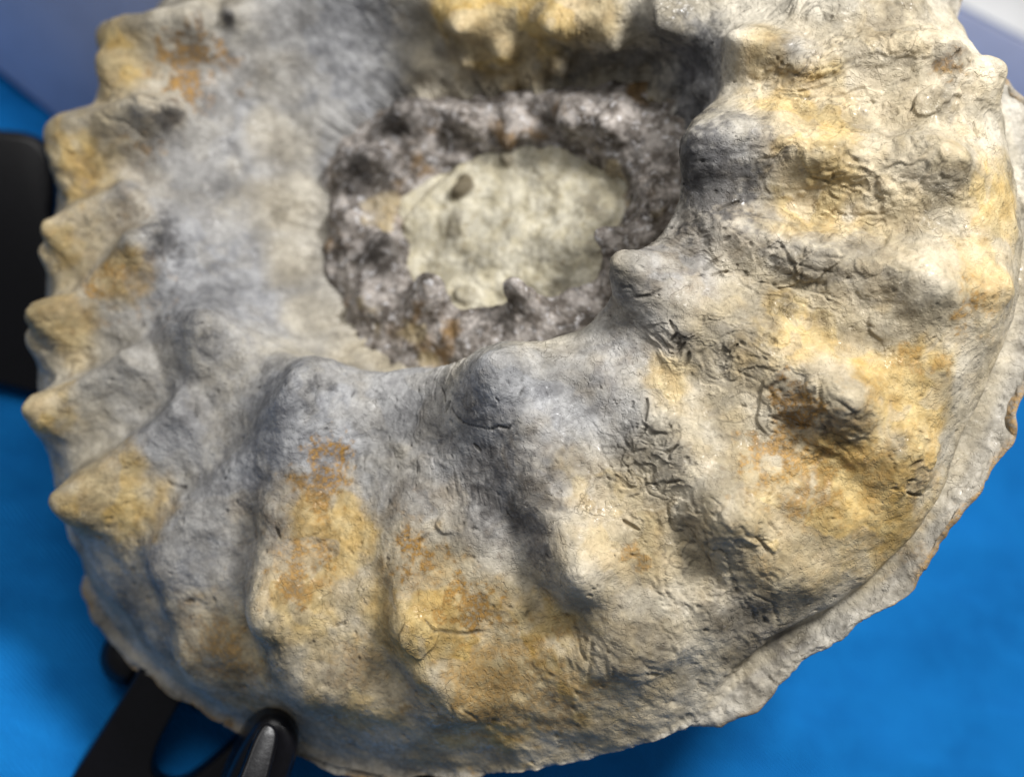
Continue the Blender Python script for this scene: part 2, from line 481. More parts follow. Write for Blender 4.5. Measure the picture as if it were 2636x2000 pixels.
STAINS_SHADE = [  # D rows: dark stone, plus painted-in shade of tubercles and upper wall
    ["G", -0.0936, -0.05164, 0.01012, 0.02153, 0.9],
    ["G", -0.03813, -0.07304, 0.00366, 0.01705, 0.8],
    ["G", -0.0531, -0.06079, 0.01466, 0.03629, 1],
    ["G", -0.08358, -0.00733, -0.00546, 0.0348, 1],
    ["G", -0.09979, 0.01799, 0.00103, 0.02304, 0.8],
    ["G", -0.09367, 0.03207, -0.00199, 0.02055, 0.8],
    ["G", -0.10007, -0.01039, 0.00463, 0.01983, 0.8],
    ["G", 0.05106, -0.02171, 0.01077, 0.01507, 0.9],
    ["G", 0.06529, -0.00065, 0.01122, 0.01511, 0.8],
    ["G", -0.0047, -0.06838, 0.0062, 0.02368, 0.9],
    ["G", -0.06659, 0.04838, -0.01751, 0.03648, 1],
    ["G", 0.00852, -0.05986, 0.01601, 0.02648, 1],
    ["G", 0.00676, -0.08077, 0.0031, 0.01759, 0.9],
    ["G", 0.03863, -0.03592, 0.0082, 0.01632, 0.9],
    ["G", 0.05741, -0.00671, 0.0065, 0.01884, 0.8],
    ["G", -0.0778, -0.07996, 0.00438, 0.02367, 0.9],
    ["G", -0.02412, -0.04876, 0.00339, 0.01961, 0.9],
    ["G", -0.0542, 0.06987, -0.00674, 0.03033, 1],
    ["G", 0.05562, 0.03374, -0.01015, 0.0189, 0.9],
    ["G", -0.08269, -0.08603, 0.00395, 0.0162, 0.9],
    ["G", -0.10077, -0.03203, 0.00936, 0.02066, 0.6],
    ["G", 0.02564, -0.05376, 0.00849, 0.01627, 0.9],
    ["G", 0.02023, -0.0718, 0.00956, 0.01379, 0.8],
    ["G", 0.03463, -0.05731, 0.00649, 0.01041, 0.7],
    ["G", 0.06877, -0.01359, 0.00926, 0.01269, 0.5],
    ["G", 0.08253, 0.0293, 0.01016, 0.01057, 0.4],
    ["Y", 0.00246, 0.06068, -0.00077, 0.02371, 0.9],
    ["Y", 0.02377, 0.05549, 0.00172, 0.01323, 0.7200000000000001],
    ["Y", -0.11545, 0.05733, 0.01107, 0.01427, 0.81],
    ["Y", -0.12483, 0.02854, 0.00837, 0.01597, 0.81],
    ["Y", -0.12954, 0.00198, 0.00987, 0.00873, 0.7200000000000001],
    ["Y", -0.10749, -0.00784, 0.01094, 0.01024, 0.7200000000000001],
    ["Y", -0.12801, -0.04728, 0.01316, 0.01008, 0.81],
    ["Y", -0.12669, -0.02151, 0.01106, 0.012, 0.54],
    ["Y", -0.10824, -0.07295, 0.00751, 0.01486, 0.81],
    ["Y", 0.08694, 0.01571, 0.00558, 0.01676, 0.7200000000000001],
    ["Y", 0.08631, -0.00591, 0.00298, 0.0136, 0.7200000000000001],
    ["Y", 0.09655, -0.07988, -0.0146, 0.02081, 0.81],
    ["Y", 0.07953, -0.08656, -0.00914, 0.02218, 0.7200000000000001],
    ["Y", 0.10483, -0.05574, -0.0066, 0.01619, 0.81],
    ["Y", 0.08021, -0.03944, 0.00311, 0.01334, 0.7200000000000001],
    ["Y", 0.12949, -0.00543, -0.00985, 0.01358, 0.7200000000000001],
    ["Y", 0.12767, -0.02881, -0.00741, 0.01329, 0.63],
    ["Y", 0.04877, -0.0525, 0.00466, 0.009, 0.63],
    ["Y", -0.01599, -0.10733, 0.00296, 0.02285, 0.7200000000000001],
    ["Y", -0.00058, -0.10903, -0.00517, 0.01841, 0.7200000000000001],
    ["Y", 0.00065, -0.12355, -0.01164, 0.02774, 0.9],
    ["Y", -0.04215, -0.08509, 0.0029, 0.0142, 0.81],
    ["Y", -0.05114, -0.10294, 0.0056, 0.01404, 0.7200000000000001],
    ["Y", 0.03545, -0.08857, 0.00047, 0.01642, 0.45],
    ["Y", 0.02737, -0.07583, 0.00521, 0.00899, 0.54],
    ["Y", 0.07268, -0.05065, 0.00589, 0.01175, 0.45],
    ["Y", 0.11064, 0.02576, 0.00311, 0.02274, 0.36000000000000004],
    ["Y", 0.07584, 0.03118, 0.01163, 0.00918, 0.54],
    ["Y", 0.09508, -0.03219, 0.00217, 0.01624, 0.36000000000000004],
    ["Y", -0.03964, -0.12271, -0.00632, 0.01883, 0.54],
    ["Y", -0.0757, -0.11439, -0.00737, 0.01949, 0.45],
    ["Y", 0.08956, -0.03824, -0.00016, 0.05482, 0.22],
    ["Y", 0.00251, -0.12031, -0.01035, 0.05677, 0.25],
    ["Y", 0.07998, -0.08261, -0.008, 0.03411, 0.35],
    ["Y", -0.05023, -0.09709, 0.00539, 0.02408, 0.35],
    ["Y", -0.13024, 0.00657, 0.01404, 0.02672, 0.35],
    ["Y", -0.11347, 0.03943, 0.01498, 0.02152, 0.25],
    ["Y", 0.10309, 0.00515, 0.00746, 0.0343, 0.3],
    ["R", -0.09104, 0.06113, 0.00495, 0.00754, 0.9],
    ["R", -0.09522, 0.05112, 0.00313, 0.0048, 1],
    ["R", -0.10521, 0.03175, 0.00422, 0.00545, 0.6],
    ["R", -0.04169, -0.06437, 0.00775, 0.00547, 1],
    ["R", -0.04519, -0.07577, 0.00634, 0.00486, 0.9],
    ["R", -0.05123, -0.09422, 0.00636, 0.00542, 0.9],
    ["R", -0.04983, -0.10279, 0.00458, 0.00264, 0.9],
    ["R", -0.01828, -0.09185, 0.00435, 0.00591, 1],
    ["R", -0.00646, -0.10311, -0.00148, 0.00826, 1],
    ["R", 0.00258, -0.12311, -0.01178, 0.00948, 0.6],
    ["R", -0.00523, -0.12774, -0.01196, 0.01069, 0.7],
    ["R", 0.08242, -0.06076, 0.00302, 0.00561, 0.9],
    ["R", 0.07546, -0.07093, -0.0037, 0.0074, 0.8],
    ["R", 0.08217, -0.07321, -0.00737, 0.00685, 0.8],
    ["R", 0.03821, -0.09399, -0.00238, 0.00322, 0.8],
    ["R", 0.12106, -0.03745, -0.00543, 0.00452, 0.8],
    ["R", 0.10623, -0.04678, -0.00447, 0.00396, 0.7],
    ["R", 0.11423, -0.04948, -0.00998, 0.00342, 0.6],
    ["R", -0.10942, -0.00802, 0.01145, 0.00525, 0.8],
    ["R", -0.11552, -0.01285, 0.01162, 0.00328, 0.8],
    ["R", -0.07732, -0.11553, -0.008, 0.00876, 0.7],
    ["R", 0.1227, 0.02465, 0.00157, 0.00348, 0.8],
    ["R", 0.09375, -0.07839, -0.01288, 0.00628, 0.6],
    ["R", 0.06815, -0.09712, -0.00752, 0.00454, 0.3],
    ["R", -0.03844, -0.11706, -0.00414, 0.00723, 0.4],
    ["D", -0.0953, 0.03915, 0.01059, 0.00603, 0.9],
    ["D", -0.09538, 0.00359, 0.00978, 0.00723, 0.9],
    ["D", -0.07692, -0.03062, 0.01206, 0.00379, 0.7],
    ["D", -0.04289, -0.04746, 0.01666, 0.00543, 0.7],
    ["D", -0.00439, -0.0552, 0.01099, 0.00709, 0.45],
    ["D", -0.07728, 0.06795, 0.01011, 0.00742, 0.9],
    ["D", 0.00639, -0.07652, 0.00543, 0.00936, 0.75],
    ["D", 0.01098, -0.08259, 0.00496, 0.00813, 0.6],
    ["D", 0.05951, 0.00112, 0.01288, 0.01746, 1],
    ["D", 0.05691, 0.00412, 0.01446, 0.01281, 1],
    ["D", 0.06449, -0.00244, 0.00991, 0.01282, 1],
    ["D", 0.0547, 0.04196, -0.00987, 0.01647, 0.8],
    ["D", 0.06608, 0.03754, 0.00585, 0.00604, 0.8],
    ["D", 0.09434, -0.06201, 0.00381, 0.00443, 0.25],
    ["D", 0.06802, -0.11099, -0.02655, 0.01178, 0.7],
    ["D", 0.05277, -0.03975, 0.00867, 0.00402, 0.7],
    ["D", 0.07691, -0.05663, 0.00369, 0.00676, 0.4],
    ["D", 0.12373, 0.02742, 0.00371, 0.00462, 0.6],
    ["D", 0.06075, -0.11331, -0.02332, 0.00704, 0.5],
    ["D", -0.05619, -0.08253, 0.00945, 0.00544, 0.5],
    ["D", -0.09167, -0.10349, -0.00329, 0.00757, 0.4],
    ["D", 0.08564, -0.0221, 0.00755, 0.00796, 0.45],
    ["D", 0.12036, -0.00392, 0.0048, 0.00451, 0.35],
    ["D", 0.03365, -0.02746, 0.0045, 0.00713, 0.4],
    ["R", -0.00064, -0.12331, -0.01121, 0.01778, 0.45],
    ["R", 0.08689, -0.06679, -0.00278, 0.0158, 0.4],
    ["R", -0.01841, -0.0955, 0.00413, 0.0118, 0.3],
    ["R", -0.05006, -0.09076, 0.00607, 0.01207, 0.35],
    ["R", -0.09292, 0.05893, 0.00367, 0.01237, 0.5],
    ["R", -0.12667, 0.02829, 0.00883, 0.00819, 0.25],
    ["R", -0.1095, -0.00977, 0.01116, 0.01312, 0.3],
    ["R", 0.09653, -0.07818, -0.01354, 0.01941, 0.3],
    ["R", -0.07833, -0.11574, -0.0082, 0.01504, 0.4],
    ["R", 0.12504, -0.03302, -0.00648, 0.00906, 0.35],
    ["R", -0.0078, -0.1069, -0.00189, 0.01532, 0.3],
    ["Y", 0.0, -0.12316, -0.01128, 0.02252, 1],
    ["Y", 0.09083, -0.08092, -0.01275, 0.0217, 0.9],
    ["Y", -0.01506, -0.10847, 0.00223, 0.01407, 0.9],
    ["R", 0.00131, -0.12445, -0.0123, 0.02016, 0.6],
    ["R", 0.07932, -0.07298, -0.00584, 0.01367, 0.5],
    ["R", -0.00427, -0.1167, -0.00719, 0.00946, 0.5],
    ["g", -0.07142, 0.04024, -0.01778, 0.01261, 0.7],
    ["g", -0.07028, 0.02082, -0.01886, 0.0111, 0.8],
    ["g", -0.06832, 0.00143, -0.01886, 0.01096, 0.8],
    ["g", -0.06178, -0.01655, -0.01853, 0.00944, 0.8],
    ["g", -0.05096, -0.02725, -0.01904, 0.00666, 0.7],
    ["g", -0.07176, 0.05687, -0.01123, 0.00978, 0.4],
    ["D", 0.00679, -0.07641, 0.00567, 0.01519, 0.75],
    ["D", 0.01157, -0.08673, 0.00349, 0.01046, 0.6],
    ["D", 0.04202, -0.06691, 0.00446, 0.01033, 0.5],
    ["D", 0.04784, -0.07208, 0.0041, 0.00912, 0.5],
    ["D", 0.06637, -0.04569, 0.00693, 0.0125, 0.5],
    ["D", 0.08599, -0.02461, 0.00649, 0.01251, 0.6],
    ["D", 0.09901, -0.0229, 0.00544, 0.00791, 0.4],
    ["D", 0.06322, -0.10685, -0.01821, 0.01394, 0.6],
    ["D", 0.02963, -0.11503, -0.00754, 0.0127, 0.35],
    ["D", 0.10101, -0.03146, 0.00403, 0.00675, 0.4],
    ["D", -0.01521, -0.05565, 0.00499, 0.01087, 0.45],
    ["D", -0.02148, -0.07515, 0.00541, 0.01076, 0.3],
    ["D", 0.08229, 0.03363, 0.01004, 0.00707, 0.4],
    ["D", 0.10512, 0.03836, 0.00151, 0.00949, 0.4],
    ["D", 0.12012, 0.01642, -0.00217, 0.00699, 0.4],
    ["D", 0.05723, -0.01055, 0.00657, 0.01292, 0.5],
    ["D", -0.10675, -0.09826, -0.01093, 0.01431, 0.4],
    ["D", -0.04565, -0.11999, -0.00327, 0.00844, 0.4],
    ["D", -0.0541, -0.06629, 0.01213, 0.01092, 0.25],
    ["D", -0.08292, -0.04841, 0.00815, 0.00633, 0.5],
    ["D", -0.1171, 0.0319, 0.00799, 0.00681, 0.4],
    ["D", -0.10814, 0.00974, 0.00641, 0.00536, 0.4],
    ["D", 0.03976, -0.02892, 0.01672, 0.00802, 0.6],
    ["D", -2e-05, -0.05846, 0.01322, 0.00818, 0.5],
    ["R", 0.08011, -0.05965, 0.00278, 0.00731, 1],
    ["R", 0.07424, -0.0676, -0.00266, 0.00797, 0.9],
    ["R", 0.0698, -0.07377, -0.00099, 0.00567, 0.8],
    ["R", 0.08254, -0.07512, -0.00779, 0.00912, 0.8],
    ["R", 0.09477, -0.07199, -0.0086, 0.0068, 0.6],
    ["R", -0.0439, -0.07021, 0.00717, 0.00608, 0.9],
    ["R", -0.05084, -0.09709, 0.00582, 0.00722, 0.9],
    ["R", -0.09251, 0.06003, 0.00429, 0.00961, 0.9],
    ["R", 0.1229, -0.03523, -0.0057, 0.00565, 0.9],
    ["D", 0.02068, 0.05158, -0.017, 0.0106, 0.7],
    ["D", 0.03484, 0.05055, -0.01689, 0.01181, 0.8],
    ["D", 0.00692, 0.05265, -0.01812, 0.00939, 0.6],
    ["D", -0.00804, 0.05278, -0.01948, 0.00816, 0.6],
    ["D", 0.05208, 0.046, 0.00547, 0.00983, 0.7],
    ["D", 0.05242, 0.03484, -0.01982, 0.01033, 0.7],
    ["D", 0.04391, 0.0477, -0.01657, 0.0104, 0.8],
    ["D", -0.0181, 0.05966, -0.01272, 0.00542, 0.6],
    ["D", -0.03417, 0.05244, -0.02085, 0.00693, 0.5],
]
CRACKS = [
    [0.00026, 0.000357, 0.9, [[-0.00673, -0.05537, 0.00908], [-0.00385, -0.05932, 0.01013], [0.00182, -0.06165, 0.01213], [0.00504, -0.06275, 0.01284]]],
    [0.00042, 0.000581, 1, [[0.00504, -0.06275, 0.01284], [0.00673, -0.06213, 0.01395], [0.00968, -0.06283, 0.01431], [0.01225, -0.06123, 0.0154]]],
    [0.00023, 0.000345, 0.8, [[0.01225, -0.06123, 0.0154], [0.01365, -0.05783, 0.01635], [0.01542, -0.05266, 0.01588]]],
    [0.00046, 0.000574, 0.9, [[0.04298, -0.03192, 0.01449], [0.0465, -0.03172, 0.01472], [0.04906, -0.0303, 0.01463]]],
    [0.00047, 0.000586, 0.8, [[-0.01656, -0.10755, 0.00331], [-0.01476, -0.11038, 0.00159], [-0.00747, -0.11023, -0.00315], [-0.0023, -0.10953, -0.00492]]],
    [0.00047, 0.000592, 0.7, [[-0.01759, -0.08788, 0.00455], [-0.01077, -0.08507, 0.00286], [-0.00578, -0.0836, 0.00246]]],
    [0.00035, 0.000473, 0.6, [[-0.008, -0.08963, 0.00158], [-0.01173, -0.09355, 0.00173]]],
    [0.00051, 0.000635, 0.7, [[-0.09672, -0.06401, 0.0066], [-0.09234, -0.06807, 0.00247], [-0.08791, -0.06913, 0.00226]]],
    [0.00057, 0.000683, 0.7, [[0.07039, -0.05952, 0.00122], [0.06926, -0.05552, 0.00289], [0.07665, -0.05406, 0.00498]]],
    [0.00046, 0.000569, 0.7, [[0.07039, -0.05952, 0.00122], [0.07668, -0.0628, -0.00067], [0.08165, -0.06344, 9e-05]]],
    [0.00046, 0.000577, 0.6, [[0.07565, 0.00169, 0.01173], [0.08731, -0.00234, 0.00653], [0.09496, -0.00503, 0.00425], [0.09975, -0.00326, 0.00635]]],
    [0.00034, 0.000454, 0.6, [[0.0985, -0.03913, -0.00077], [0.10588, -0.04597, -0.00399], [0.11407, -0.05083, -0.01066], [0.11796, -0.05401, -0.01753]]],
    [0.00046, 0.000572, 0.6, [[0.07787, -0.02052, 0.00811], [0.08151, -0.02608, 0.00481], [0.08493, -0.02964, 0.00295]]],
    [0.00035, 0.00046, 0.6, [[0.05439, -0.05498, 0.00334], [0.048, -0.06121, 0.00558], [0.04202, -0.06691, 0.00446]]],
    [0.00019, 0.000396, 0.8273426867993254, [[0.10167, -0.08059, -0.0206], [0.10049, -0.08138, -0.01999], [0.09869, -0.08165, -0.01815]]],
    [0.00028, 0.000307, 0.5366919201855392, [[-0.04232, -0.07713, 0.00436], [-0.04273, -0.07789, 0.00439], [-0.04266, -0.07873, 0.00418]]],
    [0.00027, 0.000319, 0.45070994488101385, [[0.03139, -0.05854, 0.00624], [0.03332, -0.05853, 0.00614], [0.03428, -0.05958, 0.00582]]],
    [0.00028, 0.000332, 0.8263904004351996, [[0.11298, -0.00952, 0.00043], [0.113, -0.01131, -0.00069], [0.11238, -0.01305, -0.00128]]],
    [0.0002, 0.000301, 0.570543640307785, [[0.04385, -0.06907, 0.00416], [0.04499, -0.06929, 0.00433], [0.04569, -0.07039, 0.00416]]],
    [0.00025, 0.00036, 0.6424873544947456, [[0.02195, -0.07217, 0.00857], [0.02099, -0.07162, 0.00918], [0.02062, -0.07329, 0.00919]]],
    [0.00023, 0.000414, 0.4536313547278114, [[0.10032, -0.07139, -0.00956], [0.09947, -0.07156, -0.00939], [0.09899, -0.07199, -0.00961]]],
    [0.00031, 0.000364, 0.5919172820231648, [[0.04964, -0.06265, 0.00532], [0.04861, -0.06337, 0.0055], [0.04749, -0.06326, 0.00562]]],
    [0.0002, 0.000531, 0.48647194566870744, [[-0.04282, -0.09804, 0.00141], [-0.04499, -0.09887, 0.0021], [-0.046, -0.09978, 0.00248]]],
    [0.0002, 0.000298, 0.5095472178492995, [[0.11411, -0.03998, -0.00159], [0.11464, -0.04079, -0.00295], [0.11498, -0.04091, -0.00331]]],
    [0.00026, 0.000366, 0.6875840882773188, [[-0.03665, -0.04468, 0.00663], [-0.03619, -0.04714, 0.007], [-0.03679, -0.04899, 0.00787]]],
    [0.00026, 0.000494, 0.502228730861248, [[-0.0039, -0.04914, 0.01163], [-4e-05, -0.05103, 0.01632], [0.00237, -0.05159, 0.0187]]],
    [0.00023, 0.000395, 0.8497199792277872, [[0.05823, -0.02452, 0.00703], [0.05762, -0.02495, 0.00754], [0.05699, -0.02538, 0.0081]]],
    [0.00023, 0.000391, 0.5086025450007926, [[-0.00306, -0.08027, 0.00301], [-0.00355, -0.0825, 0.00254], [-0.00313, -0.08311, 0.00239]]],
    [0.0002, 0.000351, 0.762807588422598, [[0.04788, -0.09135, -0.00552], [0.0491, -0.09247, -0.00619], [0.04899, -0.09346, -0.00664]]],
    [0.00027, 0.000343, 0.6442740895296885, [[0.09765, -0.05366, 0.00039], [0.09821, -0.05463, 0.00014], [0.09873, -0.0563, -4e-05]]],
    [0.00019, 0.00042, 0.5502769152102021, [[-0.02076, -0.11288, 0.00406], [-0.0211, -0.11442, 0.00297], [-0.022, -0.1156, 0.00156]]],
    [0.00027, 0.000455, 0.7812754673018127, [[0.03389, -0.09326, 0.0011], [0.03424, -0.09574, 0.00017], [0.03488, -0.09591, -0.00056]]],
    [0.00021, 0.000493, 0.8249526764567339, [[0.11472, -0.08153, -0.03378], [0.11444, -0.08314, -0.03379], [0.11435, -0.084, -0.03378]]],
    [0.00026, 0.000431, 0.6183168122251811, [[0.02618, -0.09963, 0.00815], [0.02588, -0.10045, 0.00797], [0.02491, -0.10069, 0.00792]]],
    [0.00025, 0.000438, 0.5376152657240544, [[0.01643, -0.09811, 0.00234], [0.01701, -0.09821, 0.00298], [0.01766, -0.09889, 0.00316]]],
    [0.00022, 0.000345, 0.46426302020397714, [[0.06932, 0.02341, 0.0052], [0.06939, 0.02228, 0.00571], [0.06991, 0.0209, 0.0065]]],
    [0.00018, 0.000382, 0.5614112283463917, [[0.01443, -0.0892, 0.00488], [0.01333, -0.08858, 0.00422], [0.01193, -0.08929, 0.00267]]],
    [0.0002, 0.000414, 0.5857493250104872, [[0.03713, -0.07372, 0.00227], [0.03683, -0.0751, 0.00205], [0.03642, -0.07526, 0.00207]]],
    [0.00026, 0.000411, 0.8328850364659945, [[0.10571, -0.04925, -0.00516], [0.10689, -0.04977, -0.00597], [0.10725, -0.05061, -0.00649]]],
    [0.00027, 0.000437, 0.5062801937026972, [[-0.01525, -0.10994, 0.00208], [-0.01476, -0.11038, 0.00159], [-0.01467, -0.10969, 0.00171]]],
    [0.00033, 0.000388, 0.8344556386916773, [[-0.01134, -0.07552, 0.00429], [-0.0107, -0.07698, 0.00404], [-0.01079, -0.07774, 0.00396]]],
    [0.00025, 0.000349, 0.6407742799036947, [[0.08697, -0.02441, 0.0067], [0.08526, -0.0244, 0.00654], [0.08453, -0.02418, 0.00661]]],
    [0.00019, 0.000421, 0.5595150477989665, [[-0.00288, -0.06638, 0.0075], [-0.0043, -0.06679, 0.00688], [-0.00645, -0.06734, 0.0061]]],
    [0.00024, 0.000452, 0.6398525700516077, [[-0.02709, -0.06239, 0.00351], [-0.02743, -0.06231, 0.00352], [-0.02846, -0.06206, 0.00355]]],
    [0.00022, 0.000409, 0.6357346962385318, [[0.10589, -0.01004, 6e-05], [0.10625, -0.01119, -0.00068], [0.10667, -0.01237, -0.00121]]],
    [0.00031, 0.000493, 0.6682369148468355, [[0.01483, -0.05029, 0.01632], [0.0146, -0.05183, 0.01664], [0.01511, -0.05264, 0.01617]]],
    [0.00026, 0.000511, 0.6041892602316132, [[-0.00639, -0.08636, 0.00201], [-0.00744, -0.08837, 0.00175], [-0.008, -0.08963, 0.00158]]],
    [0.00025, 0.000356, 0.762291662312894, [[0.11278, 0.0171, 0.00198], [0.11189, 0.01577, 0.0018], [0.11017, 0.01437, 0.00146]]],
    [0.00021, 0.000433, 0.7747292162434878, [[-0.00095, -0.08461, 0.00181], [-0.00096, -0.08585, 0.00154], [-5e-05, -0.08735, 0.001]]],
    [0.00028, 0.000511, 0.8493337911524126, [[0.03332, -0.10298, -0.00248], [0.03447, -0.10287, -0.00331], [0.03582, -0.10326, -0.00436]]],
    [0.00022, 0.000495, 0.5098920022937233, [[0.09137, -0.08314, -0.0136], [0.09315, -0.08299, -0.01445], [0.09406, -0.08381, -0.0156]]],
    [0.00025, 0.00032, 0.4730244981381396, [[-0.03665, -0.08873, 0.0018], [-0.03587, -0.08951, 0.00176], [-0.03535, -0.08959, 0.00179]]],
    [0.00027, 0.0004, 0.8254152049307666, [[0.04328, -0.0575, 0.00633], [0.04369, -0.05807, 0.00626], [0.04453, -0.05922, 0.00611]]],
    [0.00027, 0.000344, 0.6706701196301945, [[0.09502, -0.03436, 0.00102], [0.0946, -0.03587, 0.00044], [0.09418, -0.0374, -2e-05]]],
    [0.00029, 0.000328, 0.7353185237011053, [[0.00809, -0.05684, 0.01787], [0.00884, -0.05742, 0.01757], [0.0083, -0.05836, 0.01692]]],
    [0.00022, 0.000493, 0.6421871720650808, [[0.02135, -0.05355, 0.01076], [0.02117, -0.05494, 0.01089], [0.02106, -0.0556, 0.01097]]],
    [0.00022, 0.000317, 0.8390789863807208, [[0.0579, 0.00741, 0.01698], [0.05664, 0.00654, 0.01575], [0.05494, 0.00659, 0.01289]]],
    [0.00024, 0.000451, 0.5894686961056038, [[-0.03897, -0.08901, 0.00183], [-0.03845, -0.0891, 0.00179], [-0.03743, -0.09064, 0.0016]]],
    [0.0003, 0.000405, 0.6870507240088914, [[0.03501, -0.09322, 9e-05], [0.03516, -0.09511, -0.00054], [0.03524, -0.09685, -0.00127]]],
    [0.00026, 0.000472, 0.4501758528560033, [[0.05505, 0.00424, 0.01179], [0.05427, 0.00413, 0.00994], [0.0539, 0.00472, 0.00926]]],
    [0.00021, 0.000324, 0.5998536374243116, [[0.01642, -0.0784, 0.00908], [0.01777, -0.07874, 0.00909], [0.01873, -0.07919, 0.00896]]],
    [0.00024, 0.000362, 0.642814370680923, [[-0.03741, -0.06052, 0.00611], [-0.0374, -0.06121, 0.00592], [-0.03625, -0.06147, 0.00527]]],
    [0.00019, 0.000429, 0.5664402677234361, [[0.0972, -0.05485, 0.00154], [0.09635, -0.05585, 0.00318], [0.09523, -0.05598, 0.0047]]],
    [0.00021, 0.000403, 0.8394376567206157, [[-0.03636, -0.05616, 0.00668], [-0.03607, -0.05702, 0.00627], [-0.03534, -0.05718, 0.0058]]],
    [0.00021, 0.00035, 0.7188745534681347, [[0.00032, -0.06611, 0.00874], [-0.00072, -0.06725, 0.00779], [-0.00252, -0.0678, 0.007]]],
    [0.00022, 0.00047, 0.8458422268547627, [[0.0474, 0.03921, -0.02197], [0.0478, 0.03748, -0.02258], [0.04815, 0.03576, -0.02313]]],
    [0.00033, 0.000316, 0.5473854471571615, [[-0.0411, -0.04768, 0.01384], [-0.04144, -0.04919, 0.01432], [-0.04134, -0.05198, 0.01342]]],
    [0.0002, 0.000312, 0.8386498755052603, [[-0.0455, -0.0613, 0.01213], [-0.04509, -0.06215, 0.01138], [-0.04468, -0.063, 0.01065]]],
    [0.00032, 0.000435, 0.792706736118024, [[0.05755, -0.00821, 0.00659], [0.05731, -0.00877, 0.00647], [0.0575, -0.01, 0.00671]]],
    [0.00028, 0.000464, 0.8151994727736076, [[0.00628, -0.08019, 0.00322], [0.00639, -0.08151, 0.0025], [0.00692, -0.08267, 0.00208]]],
    [0.0002, 0.000467, 0.7777750712710546, [[0.03732, -0.06356, 0.00477], [0.03768, -0.06341, 0.00485], [0.03803, -0.06402, 0.00472]]],
    [0.00019, 0.000453, 0.4692124447333881, [[0.05648, -0.02369, 0.00778], [0.05706, -0.02432, 0.00765], [0.05815, -0.02558, 0.00743]]],
    [0.0003, 0.000435, 0.8084359922585158, [[-0.01105, -0.0504, 0.00647], [-0.00994, -0.05162, 0.0072], [-0.00932, -0.053, 0.00758]]],
    [0.00032, 0.000459, 0.7304706914055208, [[0.01125, -0.07835, 0.00714], [0.00968, -0.07946, 0.00562], [0.00848, -0.08042, 0.0043]]],
]
